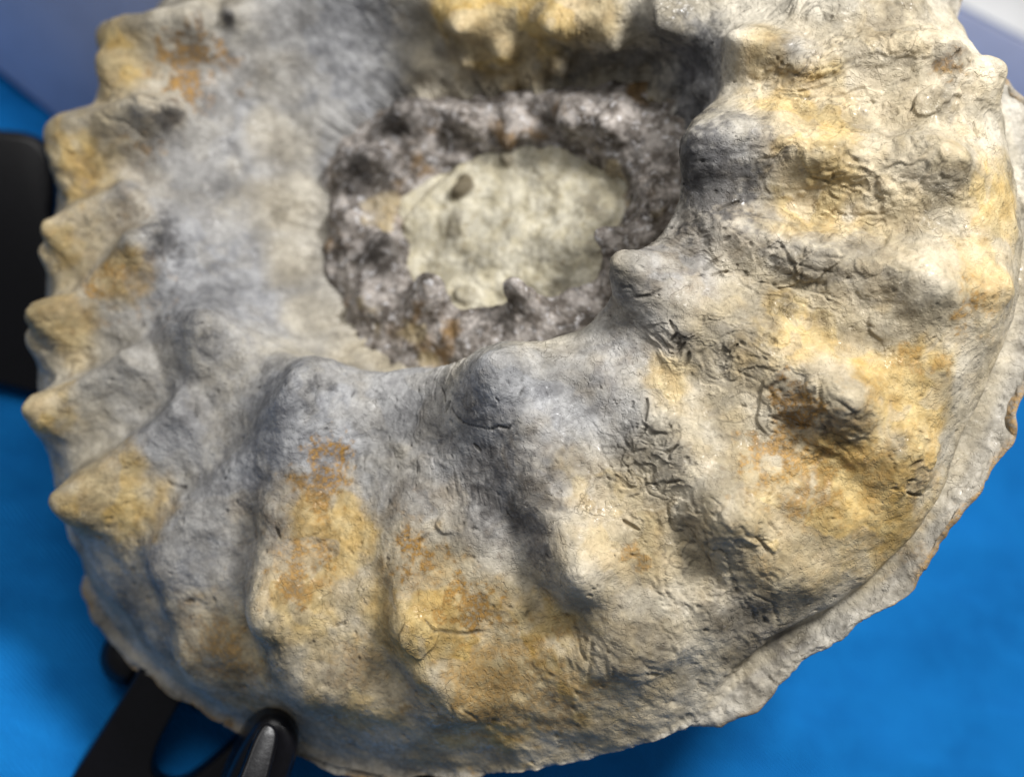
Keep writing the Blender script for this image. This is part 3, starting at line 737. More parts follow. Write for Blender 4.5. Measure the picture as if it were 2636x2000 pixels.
PLATES = [
    [0.00625, 0.001023, 0, [[0.07199, -0.05896, 0.00152], [0.08035, -0.05673, 0.00466]]],
    [0.0052, 0.000924, 0, [[0.08061, -0.00043, 0.00872], [0.09755, -0.00367, 0.0058]]],
    [0.00699, 0.000699, 0, [[0.08248, -0.00565, 0.00318], [0.08631, -0.00591, 0.00298]]],
    [0.0082, 0.000702, 0, [[0.08119, 0.01571, 0.00782], [0.09791, 0.01388, 0.00306]]],
    [0.00518, 0.000807, 0, [[0.0484, -0.05375, 0.00485], [0.04658, -0.05872, 0.00578]]],
    [0.00457, 0.000685, 0, [[0.06135, -0.03898, 0.00872], [0.06748, -0.03811, 0.00707]]],
    [0.00415, 0.000712, 0, [[-0.01062, -0.08364, 0.00305], [-0.00686, -0.08021, 0.00314]]],
    [0.0032, 0.000914, 0, [[0.08394, -0.02639, 0.00492], [0.08983, -0.02371, 0.0071]]],
    [0.00287, 0.000919, 0, [[0.07926, -0.02672, 0.00411], [0.07862, -0.02381, 0.00614]]],
    [0.00676, 0.000676, 0, [[0.10671, -0.0399, -0.00061], [0.11164, -0.04565, -0.00608]]],
    [0.00467, 0.000818, 0, [[-0.01817, -0.11107, 0.00379], [-0.0211, -0.11442, 0.00297]]],
    [0.00799, 0.000571, 0, [[0.11973, -0.00878, -0.00095], [0.12097, -0.01404, -0.00455]]],
    [0.00289, 0.00081, 0, [[0.11501, 0.01558, 0.00171], [0.12158, 0.01927, -0.00223]]],
    [0.00057, -0.000919, 0.25, [[0.0502, -0.03704, 0.01039], [0.05087, -0.03877, 0.00915]]],
    [0.00058, -0.000923, 0.25, [[0.04987, -0.04144, 0.00719], [0.05179, -0.03989, 0.00848]]],
    [0.00058, -0.000924, 0.25, [[0.05065, -0.04478, 0.00553], [0.05367, -0.04219, 0.00723]]],
    [0.00098, -0.000923, 0.45, [[0.05277, -0.0476, 0.00461], [0.05445, -0.04466, 0.00594]]],
    [0.00057, -0.000912, 0.25, [[0.06377, -0.04637, 0.00634], [0.06661, -0.04435, 0.00735]]],
    [0.00098, -0.000921, 0.45, [[0.04276, -0.05617, 0.00644], [0.04259, -0.06115, 0.00595]]],
    [0.00057, -0.000918, 0.25, [[0.04269, -0.0627, 0.00565], [0.03982, -0.06557, 0.00451]]],
    [0.00057, -0.000915, 0.25, [[0.04529, -0.07057, 0.00402], [0.05038, -0.06792, 0.00517]]],
    [0.00057, -0.000915, 0.25, [[0.04588, -0.07671, 0.00207], [0.05069, -0.07642, 0.00352]]],
    [0.00058, -0.00092, 0.25, [[0.03553, -0.08476, 0.00076], [0.03938, -0.08739, -0.00115]]],
    [0.0006, -0.000968, 0.25, [[-0.05619, -0.08253, 0.00945], [-0.05463, -0.08607, 0.00911]]],
    [0.00059, -0.000941, 0.25, [[-0.00113, -0.06505, 0.00876], [0.0007, -0.06678, 0.00851]]],
    [0.00063, -0.001016, 0.25, [[-0.08225, -0.04741, 0.00682], [-0.08195, -0.05142, 0.00765]]],
    [0.00057, -0.000912, 0.25, [[0.10303, -0.07489, -0.01432], [0.10663, -0.07495, -0.01925]]],
    [0.00057, -0.000918, 0.25, [[0.10222, -0.0776, -0.01703], [0.10532, -0.07822, -0.02326]]],
    [0.00097, -0.000909, 0.45, [[0.10402, -0.07238, -0.01238], [0.10628, -0.07152, -0.01377]]],
    [0.00059, -0.000937, 0.25, [[0.12583, 0.01322, -0.007], [0.12626, 0.00853, -0.00701]]],
    [0.00058, -0.000928, 0.25, [[0.12275, 0.00757, -0.00378], [0.12488, 0.00508, -0.00445]]],
    [0.00059, -0.000937, 0.25, [[0.10214, 0.01941, 0.0022], [0.10323, 0.01794, 0.00187]]],
    [0.00058, -0.000931, 0.25, [[0.06282, -0.00905, 0.00891], [0.06841, -0.00662, 0.00722]]],
    [0.00099, -0.000931, 0.45, [[0.05856, -0.02323, 0.0065], [0.06382, -0.01992, 0.00613]]],
    [0.00058, -0.000929, 0.25, [[0.06042, -0.0248, 0.006], [0.06465, -0.02356, 0.0048]]],
    [0.00056, -0.000903, 0.25, [[0.10463, -0.02309, 0.00388], [0.10822, -0.01666, -0.00127]]],
    [0.0006, -0.000956, 0.25, [[-0.00934, -0.05544, 0.00742], [-0.00769, -0.05325, 0.00856]]],
    [0.00061, -0.000969, 0.25, [[-0.04141, -0.04748, 0.01435], [-0.04238, -0.05149, 0.01505]]],
    [0.00058, -0.000924, 0.25, [[0.12286, 0.02659, 0.00334], [0.12439, 0.02822, 0.00385]]],
    [0.00056, -0.000899, 0.25, [[0.0677, -0.09044, -0.0018], [0.06965, -0.09295, -0.00541]]],
]
SUTURES = [
    [0.05134, -0.04173, 0.00721, 0.00807, 1],
    [0.06713, -0.04272, 0.0076, 0.01477, 0.8],
    [0.04172, -0.07133, 0.00309, 0.01379, 1],
    [0.08551, -0.02399, 0.00682, 0.01706, 0.8],
    [0.09791, 0.01388, 0.00306, 0.0292, 0.8],
    [0.10791, -0.00743, 0.00223, 0.02288, 0.8],
    [0.07691, -0.06102, 0.00079, 0.01585, 0.6],
    [0.05591, -0.02104, 0.00713, 0.01282, 0.5],
    [0.06281, -0.09896, -0.00926, 0.01714, 0.6],
    [0.12338, 0.01427, -0.00531, 0.01403, 0.8],
    [0.10372, -0.07377, -0.01355, 0.00911, 0.7],
    [-0.0029, -0.05805, 0.01132, 0.01176, 0.3],
    [-0.0182, -0.06132, 0.00412, 0.01208, 0.4],
    [0.10507, 0.03329, 0.00574, 0.02339, 0.7],
    [0.04797, -0.08018, 0.00119, 0.00913, 0.7],
]
MATRIX_NUBS = [
    [-0.01867, 0.02218, 0.00467, 0.00357, 1],
    [-0.00569, 0.0304, 0.00411, 0.00301, 0.8],
    [-0.01694, -0.01102, 0.0035, 0.00215, 0.4],
    [0.02204, -0.0011, 0.00343, 0.00185, 0.3],
]
MATRIX_VEIN = [
    [-0.01873, 0.0296, -0.03],
    [-0.02672, 0.02275, -0.03],
    [-0.03252, 0.01679, -0.03],
    [-0.03614, 0.01249, -0.03],
]
NAMED = 28

# ---------------------------------------------------------------- materials
def new_mat(name):
    m = bpy.data.materials.new(name)
    m.use_nodes = True
    nt = m.node_tree
    return m, nt, nt.nodes['Principled BSDF']

class NT:
    def __init__(self, nt):
        self.nt = nt
    def node(self, kind, **kw):
        n = self.nt.nodes.new(kind)
        for k, v in kw.items():
            setattr(n, k, v)
        return n
    def link(self, a, b):
        self.nt.links.new(a, b)
    def coords(self):
        return self.node('ShaderNodeTexCoord').outputs['Object']
    def noise(self, vec, scale, detail=4, rough=0.55, dist=0.0):
        n = self.node('ShaderNodeTexNoise')
        n.inputs['Scale'].default_value = scale
        n.inputs['Detail'].default_value = detail
        n.inputs['Roughness'].default_value = rough
        n.inputs['Distortion'].default_value = dist
        self.link(vec, n.inputs['Vector'])
        return n.outputs['Fac']
    def ramp(self, val, lo, hi, a=0.0, b=1.0):
        n = self.node('ShaderNodeMapRange')
        n.interpolation_type = 'SMOOTHSTEP'
        n.inputs['From Min'].default_value = lo
        n.inputs['From Max'].default_value = hi
        n.inputs['To Min'].default_value = a
        n.inputs['To Max'].default_value = b
        self.link(val, n.inputs['Value'])
        return n.outputs['Result']
    def math(self, op, a, b=None, clamp=False):
        n = self.node('ShaderNodeMath', operation=op, use_clamp=clamp)
        for i, v in enumerate((a, b)):
            if v is None:
                continue
            if isinstance(v, (int, float)):
                n.inputs[i].default_value = v
            else:
                self.link(v, n.inputs[i])
        return n.outputs[0]
    def mix(self, fac, a, b, mode='MIX'):
        n = self.node('ShaderNodeMix', data_type='RGBA', blend_type=mode)
        for sock, v in ((n.inputs['Factor'], fac), (n.inputs[6], a), (n.inputs[7], b)):
            if isinstance(v, (int, float)):
                sock.default_value = v
            elif isinstance(v, tuple):
                sock.default_value = (*v, 1) if len(v) == 3 else v
            else:
                self.link(v, sock)
        return n.outputs[2]
    def bump(self, height, strength, dist, normal=None):
        n = self.node('ShaderNodeBump')
        n.inputs['Strength'].default_value = strength
        n.inputs['Distance'].default_value = dist
        self.link(height, n.inputs['Height'])
        if normal is not None:
            self.link(normal, n.inputs['Normal'])
        return n.outputs['Normal']

def stone_material(name, kind):
    m, nt, bsdf = new_mat(name)
    t = NT(nt)
    co = t.coords()
    at = t.node('ShaderNodeAttribute', attribute_name='stain')
    sep = t.node('ShaderNodeSeparateColor')
    t.link(at.outputs['Color'], sep.inputs[0])
    Y, R, Dk = sep.outputs[0], sep.outputs[1], sep.outputs[2]
    G = at.outputs['Alpha']
    cr = t.node('ShaderNodeAttribute', attribute_name='crevice').outputs['Fac']
    n_big = t.noise(co, 55, 3, 0.6)
    n_mid = t.noise(co, 210, 3, 0.6)
    n_fine = t.noise(co, 900, 2, 0.6)
    n_grit = t.noise(co, 2600, 1, 0.5)
    if kind == 'shell':
        col = t.mix(t.ramp(n_big, 0.35, 0.65), (0.33, 0.29, 0.215), (0.47, 0.43, 0.35))
        grey = t.mix(t.ramp(n_mid, 0.35, 0.65), (0.222, 0.223, 0.231), (0.340, 0.340, 0.343))
        col = t.mix(G, col, grey)
        yel = t.mix(t.ramp(n_mid, 0.3, 0.7), (0.46, 0.300, 0.085), (0.54, 0.405, 0.175))
        col = t.mix(Y, col, yel)
        rst = t.mix(t.ramp(n_fine, 0.35, 0.65), (0.165, 0.085, 0.020), (0.34, 0.195, 0.055))
        rg = t.math('MULTIPLY', R, t.ramp(n_fine, 0.30, 0.60, 0.25, 1.0))
        col = t.mix(rg, col, rst)
        col = t.mix(Dk, col, t.mix(t.ramp(n_mid, 0.35, 0.65), (0.030, 0.029, 0.031), (0.085, 0.083, 0.086)))  # dark stone, with shade painted in on the outer whorl
    elif kind == 'inner':
        col = t.mix(t.ramp(n_mid, 0.36, 0.62), (0.105, 0.088, 0.074), (0.36, 0.325, 0.295))
        col = t.mix(t.ramp(t.noise(co, 430, 3, 0.6), 0.54, 0.68), col, (0.50, 0.48, 0.475))
        col = t.mix(t.ramp(n_big, 0.56, 0.72), col, (0.25, 0.16, 0.075))
        col = t.mix(Y, col, (0.46, 0.37, 0.21))
        col = t.mix(Dk, col, (0.045, 0.042, 0.042))
    else:
        col = t.mix(t.ramp(n_mid, 0.35, 0.65), (0.40, 0.36, 0.255), (0.52, 0.485, 0.385))
        col = t.mix(t.ramp(t.noise(co, 330, 4, 0.6), 0.58, 0.72), col, (0.33, 0.285, 0.19))
        col = t.mix(Dk, col, (0.12, 0.10, 0.065))
    # hairline cracks: warped cell edges, broken up by noise
    wn = t.node('ShaderNodeTexNoise')
    wn.inputs['Scale'].default_value = 140
    wn.inputs['Detail'].default_value = 4
    t.link(co, wn.inputs['Vector'])
    sc = t.node('ShaderNodeVectorMath', operation='MULTIPLY_ADD')
    t.link(wn.outputs['Color'], sc.inputs[0])
    sc.inputs[1].default_value = (0.014, 0.014, 0.014)
    t.link(co, sc.inputs[2])
    hair = None
    for s, wd, lo in ((110, 0.020, 0.53),):
        v = t.node('ShaderNodeTexVoronoi', feature='DISTANCE_TO_EDGE')
        v.inputs['Scale'].default_value = s
        t.link(sc.outputs[0], v.inputs['Vector'])
        ln = t.math('MULTIPLY', t.ramp(v.outputs['Distance'], 0.0, wd, 1.0, 0.0), t.ramp(t.noise(co, s * 0.55, 3, 0.6), lo, lo + 0.12))
        hair = ln if hair is None else t.math('MAXIMUM', hair, ln)
    if kind == 'shell':
        col = t.mix(t.math('MULTIPLY', hair, 0.40), col, (0.10, 0.085, 0.065))
    # grain: small tonal scatter of the stone, dirt held in cracks
    col = t.mix(1.0, col, t.ramp(n_fine, 0.25, 0.75, 0.87, 1.10), 'MULTIPLY')
    col = t.mix(1.0, col, t.ramp(t.noise(co, 85, 3, 0.65), 0.34, 0.60, 0.68, 1.07), 'MULTIPLY')
    col = t.mix(t.ramp(n_grit, 0.66, 0.76, 0, 0.25), col, (0.09, 0.08, 0.07))
    col = t.mix(cr, col, (0.022, 0.019, 0.016))
    t.link(col, bsdf.inputs['Base Color'])
    # varnished patches glint, the rest is dull
    gl = t.noise(co, 120, 3, 0.6)
    if kind == 'shell':
        glint = t.math('MULTIPLY', t.ramp(gl, 0.42, 0.66), t.ramp(n_fine, 0.48, 0.64))
        rough = t.ramp(glint, 0.0, 1.0, 0.66, 0.26)
        t.link(t.ramp(glint, 0.0, 1.0, 0.14, 0.55), bsdf.inputs['Specular IOR Level'])
    elif kind == 'inner':
        rough = t.ramp(gl, 0.40, 0.66, 0.78, 0.46)
    else:
        rough = t.ramp(gl, 0.4, 0.7, 0.75, 0.6)
    t.link(rough, bsdf.inputs['Roughness'])
    bsdf.inputs['Specular IOR Level'].default_value = 0.22
    ht = t.math('MULTIPLY_ADD', n_mid, 0.60)
    ht.node.inputs[2].default_value = 0.0
    def add(h, src, k):
        o = t.math('MULTIPLY_ADD', src, k)
        t.link(h, o.node.inputs[2])
        return o
    ht = add(ht, n_fine, 0.20)
    ht = add(ht, n_grit, 0.10)
    if kind == 'shell':
        ht = add(ht, hair, -0.35)
        ch = t.noise(sc.outputs[0], 330, 2, 0.5)
        ht = add(ht, t.ramp(ch, 0.485, 0.515), 0.22)
        ht = add(ht, t.ramp(ch, 0.585, 0.61), 0.20)
    nb = t.bump(ht, 0.65, 0.0011)
    t.link(nb, bsdf.inputs['Normal'])
    return m

M_SHELL = stone_material('fossil_shell_stone', 'shell')
M_INNER = stone_material('inner_whorl_stone', 'inner')
M_MATRIX = stone_material('cream_matrix_stone', 'matrix')

def cloth_material():
    m, nt, b = new_mat('blue_cloth')
    t = NT(nt)
    co = t.coords()
    n1 = t.noise(co, 18, 4, 0.5)
    n2 = t.noise(co, 90, 4, 0.6)
    col = t.mix(t.ramp(n1, 0.3, 0.7), (0.004, 0.145, 0.45), (0.007, 0.195, 0.58))
    col = t.mix(t.ramp(n2, 0.35, 0.7, 0, 0.4), col, (0.008, 0.22, 0.62))
    t.link(col, b.inputs['Base Color'])
    b.inputs['Roughness'].default_value = 0.85
    b.inputs['Specular IOR Level'].default_value = 0.12
    w = t.node('ShaderNodeTexWave', wave_type='BANDS', bands_direction='DIAGONAL')
    w.inputs['Scale'].default_value = 330
    w.inputs['Distortion'].default_value = 1.5
    t.link(co, w.inputs['Vector'])
    nb = t.bump(w.outputs['Fac'], 0.8, 0.0006)
    nb = t.bump(n2, 0.3, 0.001, nb)
    t.link(nb, b.inputs['Normal'])
    return m

def plain(name, col, rough, scale=300, amt=0.0002, var=0.1):
    m, nt, b = new_mat(name)
    t = NT(nt)
    co = t.coords()
    n = t.noise(co, scale, 4, 0.6)
    c = t.mix(t.ramp(n, 0.3, 0.7), tuple(x * (1 - var) for x in col), tuple(x * (1 + var) for x in col))
    t.link(c, b.inputs['Base Color'])
    b.inputs['Roughness'].default_value = rough
    t.link(t.bump(n, 0.4, amt), b.inputs['Normal'])
    return m

M_CLOTH = cloth_material()
M_BLACK = plain('black_plastic', (0.003, 0.0028, 0.0042), 0.30, 700, 0.0001, 0.25)
M_BLACK.node_tree.nodes['Principled BSDF'].inputs['Specular IOR Level'].default_value = 0.28
M_SHADED = plain('white_board_shaded', (0.56, 0.58, 0.73), 0.6, 60, 0.0002, 0.05)  # white board with its shade put into the colour
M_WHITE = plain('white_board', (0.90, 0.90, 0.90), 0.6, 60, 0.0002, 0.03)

# ---------------------------------------------------------------- mesh linking
def mesh_from(name, verts, faces, mat, normals=None, attrs=None):
    me = bpy.data.meshes.new(name)
    nv, nf, k = len(verts), len(faces), faces.shape[1]
    me.vertices.add(nv)
    me.vertices.foreach_set('co', np.ascontiguousarray(verts, np.float32).ravel())
    me.loops.add(nf * k)
    me.loops.foreach_set('vertex_index', np.ascontiguousarray(faces, np.int32).ravel())
    me.polygons.add(nf)
    me.polygons.foreach_set('loop_start', np.arange(0, nf * k, k, dtype=np.int32))
    me.update(calc_edges=True)
    me.shade_smooth()
    for an, (kind, arr) in (attrs or {}).items():
        a = me.attributes.new(an, kind, 'POINT')
        a.data.foreach_set('color' if kind == 'FLOAT_COLOR' else 'value', np.ascontiguousarray(arr, np.float32).ravel())
    if normals is not None:
        me.normals_split_custom_set_from_vertices(normals.tolist())
    me.materials.append(mat)
    return me

def link(name, data, parent=None):
    o = bpy.data.objects.new(name, data)
    scene.collection.objects.link(o)
    if parent is not None:
        o.parent = parent
    return o

def grid_faces(T, N, flip):
    i, j = np.meshgrid(np.arange(T - 1), np.arange(N), indexing='ij')
    a, b = i * N + j, i * N + (j + 1) % N
    c, d = a + N, b + N
    f = np.stack([a, c, d, b] if not flip else [a, b, d, c], -1).reshape(-1, 4)
    return f

def split(P, Nn, F, label, attrs, mat, names, parent_for):
    """one mesh object per label; shared normals keep the surface unbroken"""
    made = {}
    for lab in np.unique(label):
        f = F[label == lab]
        u, inv = np.unique(f, return_inverse=True)
        at = {k: (kd, a[u]) for k, (kd, a) in attrs.items()}
        me = mesh_from(names(lab), P[u], inv.reshape(f.shape), mat, Nn[u], at)
        made[lab] = link(names(lab), me, parent_for(lab, made))
    return made

# ---------------------------------------------------------------- the ammonite
def stain_shade_masks(P, warp):
    M = {c: np.zeros(len(P), np.float32) for c in 'YRDGg'}
    n1 = fbm(P, 130, 4, 41)
    n2 = fbm(P, 380, 3, 77, 0.7)
    Q = P + warp * 0.0035
    for ch, x, y, z, r, a in STAINS_SHADE:
        idx = np.nonzero((np.abs(P - [x, y, z]) < 2.0 * r + 0.006).all(1))[0]
        d = np.linalg.norm(Q[idx] - [x, y, z], axis=1) / r
        if ch == 'R':
            e = 0.85 * d + 0.55 * n1[idx] + 1.15 * n2[idx]
            v = a * sstep(0.95, 0.35, e)
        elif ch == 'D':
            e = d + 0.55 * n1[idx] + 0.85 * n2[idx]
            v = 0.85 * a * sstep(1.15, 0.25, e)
        else:
            e = d + (0.28 if ch in 'Gg' else 0.50) * n1[idx] + 0.12 * n2[idx]
            v = a * sstep(1.35, 0.45, e)
        M[ch][idx] = np.maximum(M[ch][idx], v)
    return M

def outer_whorl_arrays():
    NTH = 2100
    theta = np.linspace(-np.pi, np.pi, NTH, endpoint=False)
    t = np.concatenate([np.linspace(0, 1, 12)[:-1], np.linspace(1, 3, 90)[:-1], np.linspace(3, 6, 190)[:-1],
                        np.linspace(6, 8, 95)[:-1], np.linspace(8, 10, 56)[:-1], np.linspace(10, 14, 26)])
    B = outer_base(theta, t)
    shp = B.shape
    flip = np.median(grid_normals(B)[100:300, :, 2]) < 0
    def norms(X):
        n = grid_normals(X.reshape(shp))
        return (-n if flip else n).reshape(-1, 3)
    P0 = B.reshape(-1, 3)
    tt = np.repeat(t, NTH)
    P = P0 + apply_ridges(P0, norms(P0), RIBS)
    P = P + apply_bumps(P0, norms(P), OUTER_TUBERCLES)
    N = norms(P)
    warp = np.stack([fbm(P, 90, 3, s) for s in (3, 5, 9)], -1)
    # broad unevenness
    h = 0.0016 * fbm(P, 38, 3, 11) + 0.0007 * fbm(P, 150, 3, 23)
    # chipped and flaked shell: shallow terraces, strongest over the sutures
    su = np.zeros(len(P), np.float32)
    for x, y, z, r, k in SUTURES:
        d = np.linalg.norm(P + warp * 0.006 - [x, y, z], axis=1) / r
        su = np.maximum(su, k * sstep(1.3, 0.5, d))
    fl = fbm(P + warp * 0.010, 75, 3, 31)
    terr = sstep(-0.02, 0.02, fl - 0.12) + sstep(-0.02, 0.02, fl + 0.10) + sstep(-0.015, 0.015, fl - 0.28)
    h += (0.00010 + 0.00045 * su) * terr
    # frilled suture lines
    sf = fbm(P + warp * 0.016, 120, 2, 57)
    lw = np.exp(-(sf / 0.030) ** 2) * su
    h -= 0.00030 * lw
    # crumbly keel edge
    kz = sstep(7.9, 8.4, tt) * sstep(11.5, 10.4, tt) * (1 - 0.8 * np.exp(-((tt - 9.1) / 0.35) ** 2))
    h += kz * (0.0022 * fbm(P + warp * 0.006, 95, 4, 91) + 0.0007 * fbm(P, 420, 3, 95))
    # wrinkles running outward from the navel, ragged seam and lumpy wall
    th0 = np.arctan2(P0[:, 1], P0[:, 0])
    rr = np.hypot(P0[:, 0], P0[:, 1])
    wq = np.stack([np.cos(th0) * 0.10, np.sin(th0) * 0.10, rr * 0.22 + 0.001 * tt], -1) + warp * 0.0035
    wr = fbm(wq, 300, 3, 133)
    wmask = np.clip(0.08 + 0.55 * su * sstep(-0.25, 0.25, fbm(P, 60, 2, 137)) + 0.55 * sstep(0.15, 0.55, fbm(P, 45, 2, 139)), 0, 1)
    h += wmask * 0.00075 * np.minimum(np.abs(wr) * 4.0, 1.0)
    cre_w = 0.55 * sstep(0.35, 0.8, wmask) * sstep(0.055, 0.015, np.abs(wr))
    wall = sstep(0.6, 1.1, tt) * sstep(3.0, 1.6, tt)
    h += wall * ((0.0007 + 0.0032 * sstep(0.005, 0.035, P0[:, 1]) * sstep(-0.035, -0.01, P0[:, 0])) * fbm(P, 75, 4, 141) + 0.0006 * fbm(wq, 130, 2, 143))
    # scattered pits
    pit = sstep(0.58, 0.80, fbm(P, 480, 2, 63))
    h -= 0.0004 * pit
    cre = np.clip(0.28 * lw + 0.25 * pit + cre_w, 0, 1)
    for w, dep, dark, pts in CRACKS:
        idx, d, s = line_field(P + warp * 0.0018, pts, 4 * w)
        g = np.exp(-(d / w) ** 2)
        h[idx] -= dep * g
        cre[idx] = np.maximum(cre[idx], dark * np.exp(-(d / (0.8 * w)) ** 2))
    # flakes standing proud and small leaf-shaped hollows
    pn = fbm(P, 60, 2, 87)
    for w, dep, dark, pts in PLATES:
        idx, d, s = line_field(P + warp * min(0.006, 1.1 * w), pts, 2.2 * w)
        if dep > 0:
            g = sstep(1.06, 0.94, d / w) * sstep(-0.25, 0.2, pn[idx])
        else:
            g = sstep(1.15, 0.4, d / (w * (0.25 + 0.75 * np.sin(np.pi * np.clip(0.1 + 0.8 * s, 0, 1)))))
        h[idx] += dep * g
        if dark:
            cre[idx] = np.maximum(cre[idx], dark * g)
        else:
            cre[idx] = np.maximum(cre[idx], 0.22 * sstep(0.0, 0.3, pn[idx]) * np.exp(-((d / w - 1.05) / 0.05) ** 2))
    # broken, jagged outline of the keel
    rad = P * [1, 1, 0]
    rad /= np.linalg.norm(rad, axis=1, keepdims=True) + 1e-9
    th_all = np.arctan2(P0[:, 1], P0[:, 0])
    ring = np.stack([np.cos(th_all), np.sin(th_all), 0 * th_all], -1)
    jag = 0.0035 * np.tanh(6 * fbm(ring, 5, 2, 71)) + 0.0030 * fbm(ring, 8, 2, 72) + 0.0006 * fbm(ring, 26, 2, 73)
    ke = sstep(8.2, 9.0, tt) * sstep(11.5, 10.0, tt)
    rag = 0.0042 * fbm(ring, 14, 3, 79) * sstep(1.9, 1.1, tt)
    P = P + N * h[:, None] + rad * (jag * ke + rag)[:, None]
    N = norms(P)
    M = stain_shade_masks(P, warp)
    M['G'] *= 1 - M['g']
    M['Y'] *= 0.60 + 0.40 * sstep(-0.10, 0.04, fl)
    M['G'] *= 0.82 + 0.18 * sstep(0.12, -0.06, fl + 0.5 * pn)
    # pale crumbly rim has little of the grey skin
    brown = sstep(8.3, 8.9, tt) * sstep(10.6, 9.6, tt) * sstep(-0.05, 0.25, fbm(P, 85, 4, 151) + 0.35 * sstep(8.7, 9.0, tt) - 0.15)
    strip = sstep(8.0, 8.2, tt) * sstep(10.9, 10.5, tt)
    M['G'] = np.maximum(M['G'], 0.30 * strip)
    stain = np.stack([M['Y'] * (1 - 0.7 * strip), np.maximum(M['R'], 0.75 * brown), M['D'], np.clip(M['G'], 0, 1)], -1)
    lab = np.zeros(len(P), np.int32)
    for k in range(NAMED):
        b = OUTER_TUBERCLES[k]
        lab[np.linalg.norm(P0 - np.array(b[:3]), axis=1) < 0.80 * b[6]] = k + 1
    lab[(tt > 8.05)] = 1000
    lab[(tt > 10.9)] = 0
    F = grid_faces(len(t), NTH, flip)
    n = N if True else -N
    return P, N, F, lab[F[:, 0]], {'stain': ('FLOAT_COLOR', stain), 'crevice': ('FLOAT', cre)}

def inner_whorl_arrays():
    NTH = 900
    theta = np.linspace(-np.pi, np.pi, NTH, endpoint=False)
    t = np.linspace(0, 4, 150)
    B = inner_base(theta, t)
    shp = B.shape
    flip = np.median(grid_normals(B)[..., 2]) < 0
    def norms(X):
        n = grid_normals(X.reshape(shp))
        return (-n if flip else n).reshape(-1, 3)
    P0 = B.reshape(-1, 3)
    P = P0 + apply_bumps(P0, norms(P0), INNER_TUBERCLES)
    N = norms(P)
    h = 0.0030 * fbm(P, 75, 3, 111) + 0.0016 * fbm(P, 170, 4, 114, 0.5)
    P = P + N * h[:, None]
    N = norms(P)
    z = np.zeros(len(P), np.float32)
    cre = sstep(0.12, 0.0, np.abs(fbm(P, 210, 4, 113))) * 0.5
    dk = np.zeros(len(P), np.float32)
    for b in INNER_TUBERCLES[2:5]:
        dk = np.maximum(dk, 0.5 * sstep(1.6, 0.4, np.linalg.norm(P0 - np.array(b[:3]), axis=1) / b[6]))
    ye = 0.6 * sstep(0.35, 0.55, fbm(P, 70, 3, 131))
    stain = np.stack([ye, z, dk, z], -1)
    lab = np.zeros(len(P), np.int32)
    for k, b in enumerate(INNER_TUBERCLES):
        lab[np.linalg.norm(P0 - np.array(b[:3]), axis=1) < 0.9 * b[6]] = k + 1
    F = grid_faces(len(t), NTH, flip)
    return P, N, F, lab[F[:, 0]], {'stain': ('FLOAT_COLOR', stain), 'crevice': ('FLOAT', cre)}

def matrix_arrays():
    NTH = 420
    theta = np.linspace(-np.pi, np.pi, NTH, endpoint=False)
    t = np.linspace(0.004, 1.28, 130)
    B = matrix_base(theta, t)
    shp = B.shape
    flip = np.median(grid_normals(B)[..., 2]) < 0
    def norms(X):
        n = grid_normals(X.reshape(shp))
        return (-n if flip else n).reshape(-1, 3)
    P = B.reshape(-1, 3)
    h = 0.0045 * fbm(P, 48, 3, 211) + 0.0011 * fbm(P, 170, 4, 213) + 0.0003 * fbm(P, 600, 2, 215)
    nub = np.zeros(len(P), np.float32)
    wv = 0.004 * fbm(P, 120, 3, 219)
    for x, y, r, hh, dk0 in MATRIX_NUBS:
        d = (np.hypot(P[:, 0] - x, P[:, 1] - y) + wv) / r
        h += hh * sstep(1.1, 0.2, d)
        nub = np.maximum(nub, dk0 * sstep(1.0, 0.7, d))
    idx, d, s = line_field(P * [1, 1, 0] + np.array([0, 0, MATRIX_VEIN[0][2]]), MATRIX_VEIN, 0.006)
    h[idx] += 0.0022 * np.exp(-(d / 0.0016) ** 2)
    P = P + np.array([0, 0, 1.0]) * h[:, None]
    N = norms(P)
    z = np.zeros(len(P), np.float32)
    dk = np.maximum(0.5 * sstep(0.30, 0.5, fbm(P, 95, 3, 217)), nub)
    stain = np.stack([z, z, dk, z], -1)
    F = grid_faces(len(t), NTH, flip)
    return P, N, F, np.zeros(len(F), np.int32), {'stain': ('FLOAT_COLOR', stain), 'crevice': ('FLOAT', z)}

def tag(o, label, cat, kind=None):
    o['label'] = label
    if cat:
        o['category'] = cat
    if kind:
        o['kind'] = kind

SHELL = Matrix([[0.853106, -0.082448, -0.515183, -0.035945], [-0.099239, 0.943766, -0.31537, -0.035897], [0.512213, 0.32017, 0.79695, 0.147947], [0.0, 0.0, 0.0, 1.0]])
oP, oN, oF, oL, oA = outer_whorl_arrays()
Wn = np.array(SHELL)[:3, :3]
low = int(np.argmin(oP @ Wn[2]))
foot = oP[low].copy()
amm = link('ammonite_fossil', None)
tag(amm, 'large knobbly spiral ammonite fossil in grey and tan stone resting on black stand', 'fossil')
amm.matrix_world = SHELL @ Matrix.Translation(Vector(foot))

